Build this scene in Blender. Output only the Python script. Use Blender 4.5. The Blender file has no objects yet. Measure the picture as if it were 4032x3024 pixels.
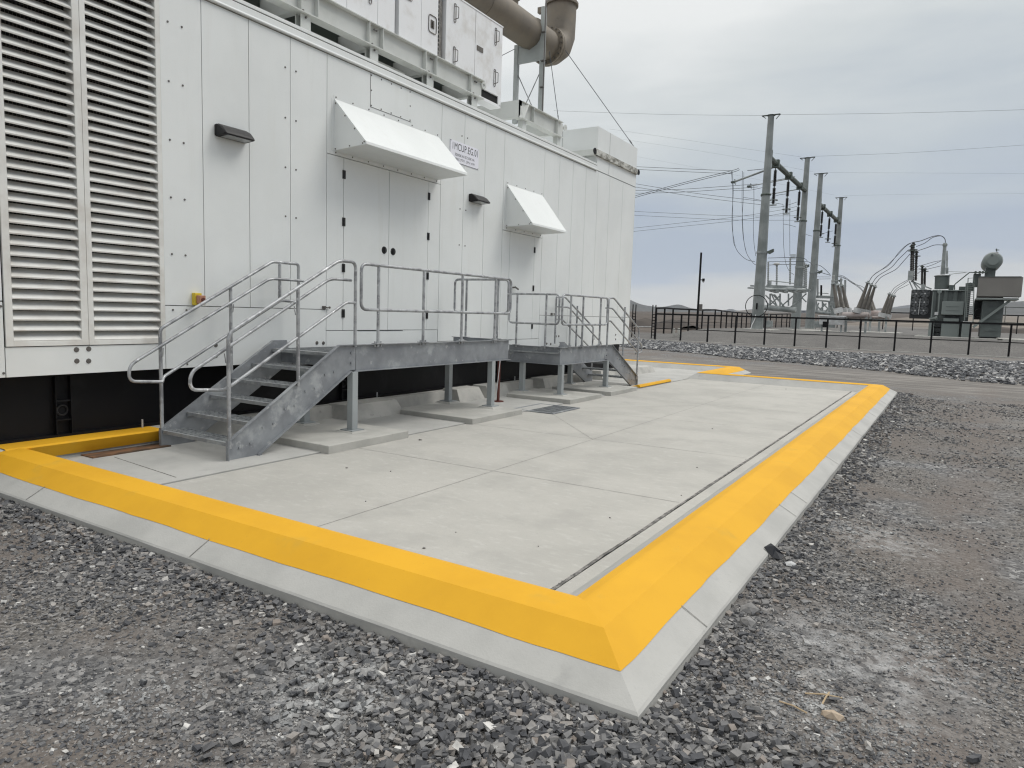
import bpy, math, random
import numpy as np
from mathutils import Vector, Matrix

random.seed(7); RNG = np.random.default_rng(7)
SC = bpy.context.scene
COL = SC.collection
rad = math.radians

# ------------------------------------------------------------------ camera
PITCH, YAW, ROLL, FPX, EYE = rad(5.8668), rad(31.8941), rad(1.7863), 2747.38, 1.75
def _axes():
    cy, sy, cp, sp = math.cos(YAW), math.sin(YAW), math.cos(PITCH), math.sin(PITCH)
    f = Vector((-sy*cp, cy*cp, -sp)); r = Vector((cy, sy, 0)); u = r.cross(f)
    c, s = math.cos(ROLL), math.sin(ROLL)
    return (c*r+s*u, -s*r+c*u, f)
AR, AU, AF = _axes()
cam = bpy.data.cameras.new('camera'); camo = bpy.data.objects.new('camera', cam); COL.objects.link(camo)
cam.sensor_width = 36; cam.lens = 36*FPX/4032; cam.clip_start = .05; cam.clip_end = 20000
m = Matrix.Identity(4)
for i in range(3):
    m[i][0] = AR[i]; m[i][1] = AU[i]; m[i][2] = -AF[i]
m[2][3] = EYE
camo.matrix_world = m
SC.camera = camo

# ------------------------------------------------------------------ world, sun, exposure
SUN_EL, SUN_AZ = rad(52), rad(48)          # azimuth measured from +Y towards +X
W = bpy.data.worlds.new('World'); SC.world = W; W.use_nodes = True
nt = W.node_tree; nt.nodes.clear()
def wn(t, **k):
    n = nt.nodes.new(t)
    for a, b in k.items(): setattr(n, a, b)
    return n
out = wn('ShaderNodeOutputWorld')
sky = wn('ShaderNodeTexSky', sky_type='NISHITA', sun_disc=False, sun_elevation=SUN_EL, sun_rotation=SUN_AZ)
bg1 = wn('ShaderNodeBackground'); bg1.inputs[1].default_value = .07
nt.links.new(sky.outputs[0], bg1.inputs[0])
tc = wn('ShaderNodeTexCoord'); sep = wn('ShaderNodeSeparateXYZ'); nt.links.new(tc.outputs['Generated'], sep.inputs[0])
mp = wn('ShaderNodeMapping'); mp.inputs['Scale'].default_value = (1.5, 1.5, 7.5); nt.links.new(tc.outputs['Generated'], mp.inputs[0])
no = wn('ShaderNodeTexNoise'); no.inputs['Scale'].default_value = 1.5; no.inputs['Detail'].default_value = 5; no.inputs['Roughness'].default_value = .52
no.inputs['Distortion'].default_value = .3
nt.links.new(mp.outputs[0], no.inputs['Vector'])
ma = wn('ShaderNodeMath', operation='MULTIPLY_ADD'); ma.inputs[1].default_value = .36; ma.inputs[2].default_value = -.178
nt.links.new(no.outputs[0], ma.inputs[0])
ad = wn('ShaderNodeMath', operation='ADD'); nt.links.new(sep.outputs[2], ad.inputs[0]); nt.links.new(ma.outputs[0], ad.inputs[1])
# clouds are lighter towards -X
xz = wn('ShaderNodeMath', operation='MULTIPLY'); nt.links.new(sep.outputs[0], xz.inputs[0]); nt.links.new(sep.outputs[2], xz.inputs[1])
mx = wn('ShaderNodeMath', operation='MULTIPLY'); mx.inputs[1].default_value = -.75; nt.links.new(xz.outputs[0], mx.inputs[0])
ad2 = wn('ShaderNodeMath', operation='ADD'); nt.links.new(ad.outputs[0], ad2.inputs[0]); nt.links.new(mx.outputs[0], ad2.inputs[1])
cr = wn('ShaderNodeValToRGB'); nt.links.new(ad2.outputs[0], cr.inputs[0])
e = cr.color_ramp.elements
e[0].position = 0; e[0].color = (.70, .69, .67, 1)
e[1].position = 1; e[1].color = (1.0, 1.0, .98, 1)
for p, c in ((.02, (.70, .70, .68)), (.055, (.62, .635, .65)), (.09, (.48, .535, .625)), (.15, (.465, .525, .62)), (.24, (.58, .63, .665)), (.33, (.72, .755, .755)), (.45, (.92, .935, .92)), (.7, (.98, .985, .97))):
    x = cr.color_ramp.elements.new(p); x.color = (*c, 1)
up = wn('ShaderNodeMapRange'); nt.links.new(sep.outputs[2], up.inputs[0])
up.inputs[1].default_value = .45; up.inputs[2].default_value = 1.0; up.inputs[3].default_value = 1.0; up.inputs[4].default_value = 2.1
bg2 = wn('ShaderNodeBackground'); nt.links.new(cr.outputs[0], bg2.inputs[0]); nt.links.new(up.outputs[0], bg2.inputs[1])
mix = wn('ShaderNodeMixShader'); mix.inputs[0].default_value = .9
nt.links.new(bg1.outputs[0], mix.inputs[1]); nt.links.new(bg2.outputs[0], mix.inputs[2]); nt.links.new(mix.outputs[0], out.inputs[0])

sl = bpy.data.lights.new('sun', 'SUN'); sl.energy = 1.35; sl.angle = rad(26); sl.color = (1, .96, .9)
so = bpy.data.objects.new('sun', sl); COL.objects.link(so)
so.rotation_euler = (math.pi/2-SUN_EL, 0, -SUN_AZ+math.pi)   # light comes from azimuth SUN_AZ
so.rotation_euler = Vector((math.sin(SUN_AZ)*math.cos(SUN_EL), math.cos(SUN_AZ)*math.cos(SUN_EL), math.sin(SUN_EL))).to_track_quat('Z', 'Y').to_euler()
SC.view_settings.view_transform = 'Standard'; SC.view_settings.look = 'None'
SC.view_settings.exposure = -.02; SC.view_settings.gamma = 1
SC.render.engine = 'CYCLES'
cy = SC.cycles; cy.use_denoising = True; cy.denoising_input_passes = 'RGB_ALBEDO_NORMAL'; cy.filter_width = 1.2; cy.max_bounces = 6; cy.diffuse_bounces = 3; cy.glossy_bounces = 3; cy.volume_bounces = 0
cy.transparent_max_bounces = 4; cy.use_adaptive_sampling = True; cy.adaptive_threshold = .01

# ------------------------------------------------------------------ picture -> world measuring helpers (4032 x 3024 pixels)
def ray(px, py): return AR*((px-2016)/FPX) + AU*(-(py-1512)/FPX) + AF
def onX(px, py, X): d = ray(px, py); t = X/d.x; return Vector((X, d.y*t, EYE+d.z*t))
def onY(px, py, Y): d = ray(px, py); t = Y/d.y; return Vector((d.x*t, Y, EYE+d.z*t))
def onZ(px, py, Z): d = ray(px, py); t = (Z-EYE)/d.z; return Vector((d.x*t, d.y*t, Z))

# ------------------------------------------------------------------ materials
MATS = {}
def mat(name, col, rough=.6, metal=0, c2=None, ns=3.0, det=4, lo=.35, hi=.65, bump=0, bs=60, bdist=.004, map=None, stains=None, vor=None, spec=.5):
    """principled with noise mixed base colour; stains=(scale, colour, lo, hi, mapping)"""
    M = bpy.data.materials.new(name); M.use_nodes = True; T = M.node_tree; N = T.nodes; L = T.links
    b = N['Principled BSDF']; b.inputs['Roughness'].default_value = rough; b.inputs['Metallic'].default_value = metal
    b.inputs['Specular IOR Level'].default_value = spec
    tcn = N.new('ShaderNodeTexCoord'); vec = N.new('ShaderNodeNewGeometry').outputs['Position']
    def mapped(s):
        mm = N.new('ShaderNodeMapping'); mm.inputs['Scale'].default_value = s; L.new(vec, mm.inputs[0]); return mm.outputs[0]
    def noise(scale, detail, v, rg=.6):
        n = N.new('ShaderNodeTexNoise'); n.inputs['Scale'].default_value = scale; n.inputs['Detail'].default_value = detail
        n.inputs['Roughness'].default_value = rg; L.new(v, n.inputs['Vector']); return n.outputs[0]
    def rng(v, a, bb):
        r = N.new('ShaderNodeMapRange'); r.interpolation_type = 'SMOOTHSTEP'; r.inputs[1].default_value = a; r.inputs[2].default_value = bb; L.new(v, r.inputs[0]); return r.outputs[0]
    def mixc(f, a, c):
        x = N.new('ShaderNodeMix'); x.data_type = 'RGBA'; L.new(f, x.inputs[0])
        for k, q in ((6, a), (7, c)):
            if isinstance(q, tuple): x.inputs[k].default_value = (*q, 1)
            else: L.new(q, x.inputs[k])
        return x.outputs[2]
    cur = col
    if c2:
        cur = mixc(rng(noise(ns, det, mapped(map) if map else vec), lo, hi), col, c2)
    for s in (stains or []):
        sc_, cc, a, bb, mp_ = s
        cur = mixc(rng(noise(sc_, 5, mapped(mp_) if mp_ else vec), a, bb), cur, cc)
    if isinstance(cur, tuple): b.inputs['Base Color'].default_value = (*cur, 1)
    else: L.new(cur, b.inputs['Base Color'])
    if bump:
        bn = N.new('ShaderNodeBump'); bn.inputs['Strength'].default_value = bump; bn.inputs['Distance'].default_value = bdist
        L.new(noise(bs, 5, vec), bn.inputs['Height']); L.new(bn.outputs[0], b.inputs['Normal'])
    MATS[name] = M
    return M

WHITE = mat('white_painted_steel', (.745, .765, .755), .42, 0, (.70, .72, .71), .9, 5, .35, .7, .12, 400, .001,
            stains=[(1.1, (.69, .705, .685), .52, .85, (5, 5, .4)), (14, (.58, .58, .55), .72, .84, None)])
STAND = mat('stand_paint', (.40, .43, .42), .5, 0, (.34, .36, .35), 2, 5, .4, .7)
WHITE2 = mat('white_panel_aged', (.80, .81, .82), .5, 0, (.66, .65, .63), 2.2, 7, .48, .72, .1, 120, .001,
             stains=[(5, (.42, .41, .38), .66, .82, (5, 5, .35)), (30, (.35, .33, .3), .74, .8, None)])
LOUV = mat('louver_paint', (.72, .72, .69), .42, 0, (.60, .58, .54), 3, 5, .4, .75, .08, 200, .001)
BEAMW = mat('beam_paint', (.60, .615, .59), .45, 0, (.53, .545, .515), 2, 5, .4, .7, .1, 200, .001,
            stains=[(9, (.33, .31, .27), .70, .85, None)])
GRIME = mat('grimy_beam_paint', (.55, .55, .51), .6, 0, (.17, .165, .14), 3.5, 7, .40, .62, 0, map=(1, 1.4, 3))
BLACK = mat('black_paint', (.006, .006, .007), .5, 0, (.014, .0145, .016), 2, 6, .5, .75, spec=.18)
BLACKP = mat('black_plastic', (.012, .012, .013), .5)
DARK = mat('dark_void', (.01, .01, .01), .9)
LAMPB = mat('dark_bronze_lamp_housing', (.013, .012, .013), .45, .0, spec=.3)
LENS = mat('frosted_lens', (.28, .29, .29), .25)
GALV = mat('galvanized_steel', (.27, .285, .30), .5, .25, (.20, .21, .225), 3, 6, .35, .65, .05, 80, .001,
           stains=[(6.5, (.41, .42, .42), .60, .72, None), (2.2, (.36, .375, .385), .55, .68, None)])
GALVR = mat('galvanized_pipe', (.42, .43, .44), .36, .35, (.24, .245, .255), 7, 6, .40, .62, .06, 90, .001,
            stains=[(11, (.62, .63, .64), .60, .70, None)])
GRAT = mat('galvanized_grating', (.33, .345, .35), .5, .3, (.24, .25, .26), 8, 5, .4, .6)
BOLT = mat('bolt_steel', (.16, .15, .14), .4, .7)
CONC = mat('slab_concrete', (.405, .392, .36), .85, 0, (.35, .34, .312), .8, 8, .35, .65, .5, 75, .004,
           stains=[(9, (.44, .43, .40), .50, .78, (.8, 1.6, 1)), (1.6, (.34, .33, .305), .50, .76, None), (38, (.345, .335, .315), .54, .74, (.6, 1.3, 1)), (70, (.27, .265, .25), .64, .73, None), (150, (.46, .45, .42), .60, .70, None)])
CONC2 = mat('curb_concrete', (.40, .395, .375), .85, 0, (.335, .332, .315), 1.6, 8, .35, .7, .35, 70, .004,
            stains=[(3, (.30, .298, .285), .58, .8, (1, 1, 1)), (28, (.36, .355, .34), .56, .74, None), (60, (.26, .26, .25), .72, .79, None)])
CONC3 = mat('foundation_concrete', (.44, .43, .40), .88, 0, (.33, .325, .305), 2.4, 8, .35, .7, .35, 60, .004,
            stains=[(7, (.26, .255, .24), .62, .8, None)])
PADC = mat('pad_concrete', (.43, .42, .39), .88, 0, (.34, .335, .31), 2.5, 8, .3, .7, .35, 60, .004,
           stains=[(9, (.27, .26, .245), .62, .8, None)])
YEL = mat('yellow_traffic_paint', (.66, .352, .016), .72, 0, (.60, .315, .014), 1.3, 7, .35, .7, .22, 110, .003,
          stains=[(2.5, (.54, .315, .035), .60, .82, None), (45, (.56, .30, .025), .64, .76, None), (120, (.42, .25, .05), .72, .77, None)], spec=.3)
SEAL = mat('joint_sealant', (.17, .165, .155), .9, 0, (.28, .27, .25), 14, 5, .4, .6)
JOINT = mat('joint_fill', (.10, .097, .09), .95, 0, (.24, .23, .215), 9, 8, .42, .6, .6, 70, .01)
PIPE = mat('weathered_exhaust_steel', (.205, .175, .135), .6, .1, (.165, .145, .12), 2.0, 7, .35, .68, .1, 90, .001,
           stains=[(4, (.11, .085, .065), .60, .8, None)])
RUST = mat('rusty_plate', (.19, .095, .045), .8, 0, (.07, .045, .03), 5, 7, .38, .6, .2, 60, .003, map=(1, .5, 1))
RED = mat('red_oxide_paint', (.11, .028, .02), .6)
YBOX = mat('yellow_plastic', (.62, .47, .03), .45)
OBOX = mat('clear_cover_over_red', (.42, .20, .13), .2)
SIGNW = mat('sign_white', (.80, .80, .86), .4)
TEXT = mat('sign_black', (.015, .015, .017), .5)
PANW = mat('sign_line', (.12, .12, .12), .6)
FENCE = mat('black_fence_paint', (.005, .005, .006), .55, spec=.2)
POLE = mat('weathering_galv_pole', (.26, .28, .275), .5, .15, (.175, .192, .188), .7, 6, .35, .65, 0, stains=[(1.2, (.28, .305, .30), .56, .72, (1.5, 1.5, .25))])
SUBG = mat('substation_steel', (.36, .385, .38), .5, .15, (.21, .23, .23), 1.5, 5, .35, .65)
BEAMD = mat('crossarm_steel', (.10, .12, .105), .55, .3, (.065, .08, .07), 1.5, 5, .35, .65)
TRG = mat('transformer_paint', (.095, .112, .108), .45, .0, (.07, .084, .081), 1.2, 5, .35, .65)
TRG2 = mat('transformer_panel', (.19, .182, .168), .55, 0, (.17, .162, .15), .8, 4, .35, .65)
TRL = mat('transformer_light_paint', (.18, .205, .197), .45, 0)
FAN = mat('fan_black', (.018, .02, .021), .5, .2)
FANS = mat('fan_shroud', (.045, .05, .053), .5)
FANB = mat('fan_blade', (.095, .10, .105), .5, .1)
INSB = mat('dark_polymer_insulator', (.02, .019, .019), .5)
INSG = mat('porcelain_grey_brown', (.125, .11, .092), .35, 0, (.09, .08, .068), 3, 4, .4, .6)
INSL = mat('porcelain_light_grey', (.27, .285, .285), .35)
LGT = mat('light_grey_enamel', (.50, .51, .51), .5, 0, (.40, .40, .40), 3, 4, .4, .6)
TANK = mat('breaker_tank_paint', (.33, .29, .275), .5, 0, (.22, .17, .155), 1.5, 5, .45, .65)
WIRE = mat('aluminium_conductor', (.07, .078, .088), .5, .2)
EARTH = mat('brown_soil', (.050, .039, .031), .95, 0, (.034, .027, .023), .25, 8, .35, .65)
CABLEW = mat('white_conduit', (.7, .7, .7), .5)
WOOD = mat('dry_straw', (.42, .32, .2), .8)
FABR = mat('black_plastic_scrap', (.008, .009, .014), .6)
DSTONE = mat('grey_stone', (.22, .215, .21), .85, 0, (.15, .147, .145), 30, 4)
CREAM = mat('pale_rock', (.42, .34, .26), .9, 0, (.34, .27, .2), 40, 4)

# ------------------------------------------------------------------ mesh builder
class MB:
    def __init__(s): s.v = []; s.f = []
    def add(s, vs, fs):
        o = len(s.v); s.v += [Vector(p) for p in vs]; s.f += [tuple(i+o for i in f) for f in fs]; return s
    def box(s, x0, x1, y0, y1, z0, z1):
        x0, x1 = sorted((x0, x1)); y0, y1 = sorted((y0, y1)); z0, z1 = sorted((z0, z1))
        return s.add([(x0,y0,z0),(x1,y0,z0),(x1,y1,z0),(x0,y1,z0),(x0,y0,z1),(x1,y0,z1),(x1,y1,z1),(x0,y1,z1)],
                     [(0,3,2,1),(4,5,6,7),(0,1,5,4),(1,2,6,5),(2,3,7,6),(3,0,4,7)])
    def bar(s, p, q, w, h, up=(0,0,1)):
        p, q = Vector(p), Vector(q); d = (q-p).normalized(); u = Vector(up)
        if abs(d.dot(u)) > .98: u = Vector((0,1,0))
        a = d.cross(u).normalized()*(w/2); b = a.cross(d).normalized()*(h/2)
        return s.add([p-a-b,p+a-b,p+a+b,p-a+b,q-a-b,q+a-b,q+a+b,q-a+b],[(0,1,2,3),(7,6,5,4),(0,4,5,1),(1,5,6,2),(2,6,7,3),(3,7,4,0)])
    def cyl(s, p, q, r, r2=None, n=14):
        p, q = Vector(p), Vector(q); r2 = r if r2 is None else r2
        d = (q-p).normalized(); u = Vector((0,0,1)) if abs(d.z) < .9 else Vector((1,0,0))
        a = d.cross(u).normalized(); b = d.cross(a)
        vs = []
        for c, rr in ((p, r), (q, r2)):
            for i in range(n):
                t = 2*math.pi*i/n; vs.append(c + (a*math.cos(t)+b*math.sin(t))*rr)
        fs = [(i, (i+1) % n, n+(i+1) % n, n+i) for i in range(n)]
        fs += [tuple(range(n))[::-1], tuple(range(n, 2*n))]
        return s.add(vs, fs)
    def lathe(s, p, q, prof, n=14):
        """prof: list of (t along 0..1, radius)"""
        p, q = Vector(p), Vector(q); d = q-p; dn = d.normalized(); u = Vector((0,0,1)) if abs(dn.z) < .9 else Vector((1,0,0))
        a = dn.cross(u).normalized(); b = dn.cross(a); vs = []
        for t, rr in prof:
            for i in range(n):
                w = 2*math.pi*i/n; vs.append(p+d*t+(a*math.cos(w)+b*math.sin(w))*rr)
        fs = []
        for k in range(len(prof)-1):
            fs += [(k*n+i, k*n+(i+1) % n, (k+1)*n+(i+1) % n, (k+1)*n+i) for i in range(n)]
        fs += [tuple(range(n))[::-1], tuple(range((len(prof)-1)*n, len(prof)*n))]
        return s.add(vs, fs)
    def tube(s, pts, r, n=8, closed=False):
        pts = [Vector(p) for p in pts]; L = len(pts); vs = []; prev = None
        for i, p in enumerate(pts):
            if closed: d = pts[(i+1) % L]-pts[i-1]
            else: d = pts[min(i+1, L-1)]-pts[max(i-1, 0)]
            d.normalize()
            if prev is None:
                u = Vector((0,0,1)) if abs(d.z) < .9 else Vector((1,0,0)); a = d.cross(u).normalized()
            else:
                a = (prev-d*prev.dot(d)).normalized()
            prev = a; b = d.cross(a)
            for k in range(n):
                t = 2*math.pi*k/n; vs.append(p+(a*math.cos(t)+b*math.sin(t))*r)
        fs = []
        for i in range(L if closed else L-1):
            j = (i+1) % L
            fs += [(i*n+k, i*n+(k+1) % n, j*n+(k+1) % n, j*n+k) for k in range(n)]
        if not closed: fs += [tuple(range(n))[::-1], tuple(range((L-1)*n, L*n))]
        return s.add(vs, fs)
    def prism(s, poly, ext):
        poly = [Vector(p) for p in poly]; e_ = Vector(ext); n = len(poly)
        return s.add(poly+[p+e_ for p in poly], [tuple(range(n))[::-1], tuple(range(n, 2*n))]+[(i, (i+1) % n, n+(i+1) % n, n+i) for i in range(n)])
    def ring(s, c, ax, R_, r, n=24, k=6):
        c = Vector(c); ax = Vector(ax).normalized(); u = Vector((0,0,1)) if abs(ax.z) < .9 else Vector((1,0,0)); a = ax.cross(u).normalized(); b = ax.cross(a)
        return s.tube([c+(a*math.cos(2*math.pi*i/n)+b*math.sin(2*math.pi*i/n))*R_ for i in range(n)], r, k, True)

BASE = {}
def tag(o, label=None, cat=None, group=None, kind=None):
    if label: o['label'] = label
    if cat: o['category'] = cat
    if group: o['group'] = group
    if kind: o['kind'] = kind
    return o
def thing(name, label, cat, loc, group=None):
    o = bpy.data.objects.new(name, None); COL.objects.link(o); o.location = loc; o.empty_display_size = .2
    BASE[o.name] = Vector(loc); return tag(o, label, cat, group)
def build(mb, name, M, parent=None, bevel=0, smooth=None, loc=None):
    if parent is not None: base = BASE[parent.name]
    elif loc is not None: base = Vector(loc)
    else:
        xs = [v.x for v in mb.v]; ys = [v.y for v in mb.v]; zs = [v.z for v in mb.v]
        base = Vector(((min(xs)+max(xs))/2, (min(ys)+max(ys))/2, min(zs)))
    me = bpy.data.meshes.new(name); me.from_pydata([tuple(v-base) for v in mb.v], [], mb.f); me.update()
    me.materials.append(M)
    o = bpy.data.objects.new(name, me); COL.objects.link(o)
    if parent is not None: o.parent = parent
    else: o.location = base
    BASE[o.name] = base
    if smooth is not None:
        me.shade_smooth(); me.set_sharp_from_angle(angle=rad(smooth))
    if bevel:
        b = o.modifiers.new('bevel', 'BEVEL'); b.width = bevel; b.segments = 2; b.limit_method = 'ANGLE'; b.angle_limit = rad(35)
    return o
def fillet(pts, r, k=5, closed=False):
    pts = [Vector(p) for p in pts]; n = len(pts); o = []
    for i in range(n):
        if not closed and i in (0, n-1): o.append(pts[i]); continue
        p, a, b = pts[i], pts[i-1], pts[(i+1) % n]
        da, db = (a-p), (b-p); ra = min(r, da.length*.48, db.length*.48)
        s_, e_ = p+da.normalized()*ra, p+db.normalized()*ra
        for j in range(k+1):
            t = j/k; o.append(s_*(1-t)**2+p*2*t*(1-t)+e_*t*t)
    return o
def copytree(root, off, label=None, name=None):
    c = root.copy(); COL.objects.link(c); c.location = root.location+Vector(off); BASE[c.name] = BASE[root.name]+Vector(off)
    if label: c['label'] = label
    for ch in list(root.children):
        d = ch.copy(); COL.objects.link(d); d.parent = c
        for g in list(ch.children):
            h = g.copy(); COL.objects.link(h); h.parent = d
    return c

# ------------------------------------------------------------------ ground
def hgt(x, y):
    x = np.asarray(x, float); y = np.asarray(y, float)
    z = -.1 + .035*np.clip(1-np.hypot(np.clip(np.abs(x+5)-4, 0, None), np.clip(2.8-y, 0, None))/1.6, 0, 1)*(y > -1)*(y < 24)
    t = np.clip((y-53.5)/6.5, 0, 1); t = t*t*(3-2*t)
    full = np.clip((x+21)/3, 0, 1)
    z = z + t*(.98*full+.35*(1-full))
    sl = np.interp(x/np.maximum(y, 1), [-.42, -.30, -.05], [.0080, .0095, .0150])
    z = z + np.clip(y-100, 0, None)*sl
    z = z + np.where((y > 28.5) & (y < 47), .10*np.sin(np.clip((y-28.5)/18.5, 0, 1)*math.pi), 0)
    rut = .025*np.exp(-((y-24.5-.02*x)**2)/.3)+.025*np.exp(-((y-26.3-.02*x)**2)/.3)
    z = z - rut
    z = z + .018*np.sin(x*.9+1.3*np.sin(y*.7))*np.sin(y*.8+.5)*np.clip((y+8)/3, 0, 1)
    return z
GX = np.concatenate([-np.geomspace(3400, 45, 34), np.arange(-44, 14, .5), np.geomspace(14, 2600, 34)])
GY = np.concatenate([-np.geomspace(300, 9, 10), np.arange(-8, 60, .5), np.arange(60, 120, 2.5), np.geomspace(120, 3600, 34)])
X_, Y_ = np.meshgrid(GX, GY); Z_ = hgt(X_, Y_)
nx, ny = len(GX), len(GY)
me = bpy.data.meshes.new('ground')
idx = np.arange(nx*ny).reshape(ny, nx)
quads = np.stack([idx[:-1, :-1], idx[:-1, 1:], idx[1:, 1:], idx[1:, :-1]], -1).reshape(-1, 4)
me.from_pydata(np.stack([X_.ravel(), Y_.ravel(), Z_.ravel()], -1).tolist(), [], quads.tolist()); me.shade_smooth()
ground = bpy.data.objects.new('ground', me); COL.objects.link(ground); tag(ground, kind='structure')
def ground_mat():
    M = bpy.data.materials.new('gravel_ground'); M.use_nodes = True; T = M.node_tree; N = T.nodes; L = T.links
    b = N['Principled BSDF']; b.inputs['Roughness'].default_value = .92; b.inputs['Specular IOR Level'].default_value = .25
    pos = N.new('ShaderNodeNewGeometry').outputs['Position']
    def mth(op, a, c=None, d=None):
        n = N.new('ShaderNodeMath'); n.operation = op
        for k, q in enumerate((a, c, d)):
            if q is None: continue
            if isinstance(q, (int, float)): n.inputs[k].default_value = q
            else: L.new(q, n.inputs[k])
        return n.outputs[0]
    def mp(s):
        n = N.new('ShaderNodeMapping'); n.inputs['Scale'].default_value = s; L.new(pos, n.inputs[0]); return n.outputs[0]
    def noise(sc, det=5, v=None, rg=.6):
        n = N.new('ShaderNodeTexNoise'); n.inputs['Scale'].default_value = sc; n.inputs['Detail'].default_value = det; n.inputs['Roughness'].default_value = rg; L.new(v or pos, n.inputs['Vector']); return n.outputs[0]
    def rng(v, a, c, o0=0, o1=1):
        r = N.new('ShaderNodeMapRange'); r.interpolation_type = 'SMOOTHSTEP'; r.inputs[1].default_value = a; r.inputs[2].default_value = c; r.inputs[3].default_value = o0; r.inputs[4].default_value = o1; L.new(v, r.inputs[0]); return r.outputs[0]
    def mixc(f, a, c):
        x = N.new('ShaderNodeMix'); x.data_type = 'RGBA'
        if isinstance(f, float): x.inputs[0].default_value = f
        else: L.new(f, x.inputs[0])
        for k, q in ((6, a), (7, c)):
            if isinstance(q, tuple): x.inputs[k].default_value = (*q, 1)
            else: L.new(q, x.inputs[k])
        return x.outputs[2]
    sp = N.new('ShaderNodeSeparateXYZ'); L.new(pos, sp.inputs[0]); x, y = sp.outputs[0], sp.outputs[1]
    v1 = N.new('ShaderNodeTexVoronoi'); v1.inputs['Scale'].default_value = 62; L.new(pos, v1.inputs['Vector'])
    v2 = N.new('ShaderNodeTexVoronoi'); v2.inputs['Scale'].default_value = 26; L.new(pos, v2.inputs['Vector'])
    def grey(v, lo, hi):
        s = N.new('ShaderNodeSeparateColor'); L.new(v.outputs['Color'], s.inputs[0])
        cr = N.new('ShaderNodeValToRGB'); L.new(s.outputs[0], cr.inputs[0]); el = cr.color_ramp.elements
        el[0].color = (*lo, 1); el[1].color = (*hi, 1)
        q = el.new(.75); q.color = (*(l*.55+h*.45 for l, h in zip(lo, hi)), 1)
        return cr.outputs[0]
    fine = grey(v1, (.068, .063, .058), (.29, .275, .26))
    coarse = grey(v2, (.065, .066, .069), (.31, .305, .30))
    c = mixc(rng(noise(.9, 4), .42, .60), fine, coarse)
    dirt = mixc(noise(24, 7), (.095, .08, .07), (.18, .157, .14))
    c = mixc(mth('MULTIPLY', rng(noise(.55, 6), .40, .62), .75), c, dirt)
    # compacted track crossing beyond the pad
    tr = mth('MULTIPLY', rng(y, 21.5, 23.8), rng(y, 31.5, 28.5))
    track = mixc(rng(noise(1.2, 6, mp((.35, 2.2, 1))), .38, .65), (.13, .121, .112), (.235, .22, .203))
    track = mixc(rng(noise(45, 3), .55, .7), track, (.10, .09, .08))
    c = mixc(mth('MULTIPLY', tr, .92), c, track)
    # right-hand dry haul way
    tr2 = mth('MULTIPLY', rng(x, -.2, 1.6), rng(y, 5, 12))
    c = mixc(mth('MULTIPLY', mth('MULTIPLY', tr2, rng(noise(.8, 5), .35, .6)), .6), c, track)
    def blob(cx, cy, r):
        dd = N.new('ShaderNodeVectorMath'); dd.operation = 'DISTANCE'; L.new(pos, dd.inputs[0]); dd.inputs[1].default_value = (cx, cy, -.07); return rng(dd.outputs['Value'], r, r*.25)
    # packed dirt showing along the wheel track on the right and at lower left
    wob = mth('ADD', x, mth('MULTIPLY', noise(1.3, 3), .5))
    ln_ = mth('SUBTRACT', wob, mth('MULTIPLY_ADD', y, .05, .10)); band = mth('MULTIPLY', rng(mth('ABSOLUTE', ln_), .42, .10), rng(x, -1.0, -.75))
    dsum = mth('MAXIMUM', band, blob(-5.6, 1.2, 1.6))
    brown = mixc(noise(60, 6), (.10, .082, .072), (.20, .172, .155))
    c = mixc(mth('MULTIPLY', mth('MULTIPLY', dsum, rng(noise(2.2, 5), .3, .6)), .42), c, brown)
    # white powder spilled on the stones
    pw = mth('MAXIMUM', mth('MAXIMUM', blob(-2.35, 2.25, .55), blob(-.22, 4.25, .8)), mth('MAXIMUM', blob(-.3, 3.6, .6), blob(-.35, 6.6, .7)))
    wp = mth('MULTIPLY', pw, rng(noise(9, 6, None, .75), .42, .62))
    c = mixc(mth('MULTIPLY', wp, .45), c, (.44, .44, .44))
    # fenced yard: crushed grey stone
    yd = rng(y, 52.6, 53.2)
    yard = mixc(rng(noise(.5, 6), .35, .7), (.125, .12, .115), (.17, .163, .155))
    yard = mixc(rng(noise(12, 4), .45, .6), yard, (.10, .096, .092))
    c = mixc(yd, c, yard)
    far = rng(y, 112, 150)
    plain = mixc(rng(noise(.02, 8, mp((.5, 3, 1))), .38, .62), (.135, .115, .097), (.215, .19, .162))
    plain = mixc(rng(noise(.006, 6, mp((.4, 4, 1))), .5, .66), plain, (.075, .06, .05))
    c = mixc(far, c, plain)
    lf = mth('MULTIPLY', rng(x, -17.5, -22), rng(y, 58, 66))
    c = mixc(lf, c, mixc(rng(noise(.08, 6, mp((.6, 2, 1))), .4, .6), (.05, .039, .032), (.10, .083, .07)))
    L.new(c, b.inputs['Base Color'])
    h = mth('ADD', mth('MULTIPLY', v1.outputs['Distance'], -.35), mth('MULTIPLY', v2.outputs['Distance'], -.8))
    fade = rng(y, 45, 15, .15, 1)
    bn = N.new('ShaderNodeBump'); bn.inputs['Distance'].default_value = .03; L.new(mth('MULTIPLY', fade, .7), bn.inputs['Strength']); L.new(h, bn.inputs['Height']); L.new(bn.outputs[0], b.inputs['Normal'])
    return M
ground.data.materials.append(ground_mat())

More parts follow.
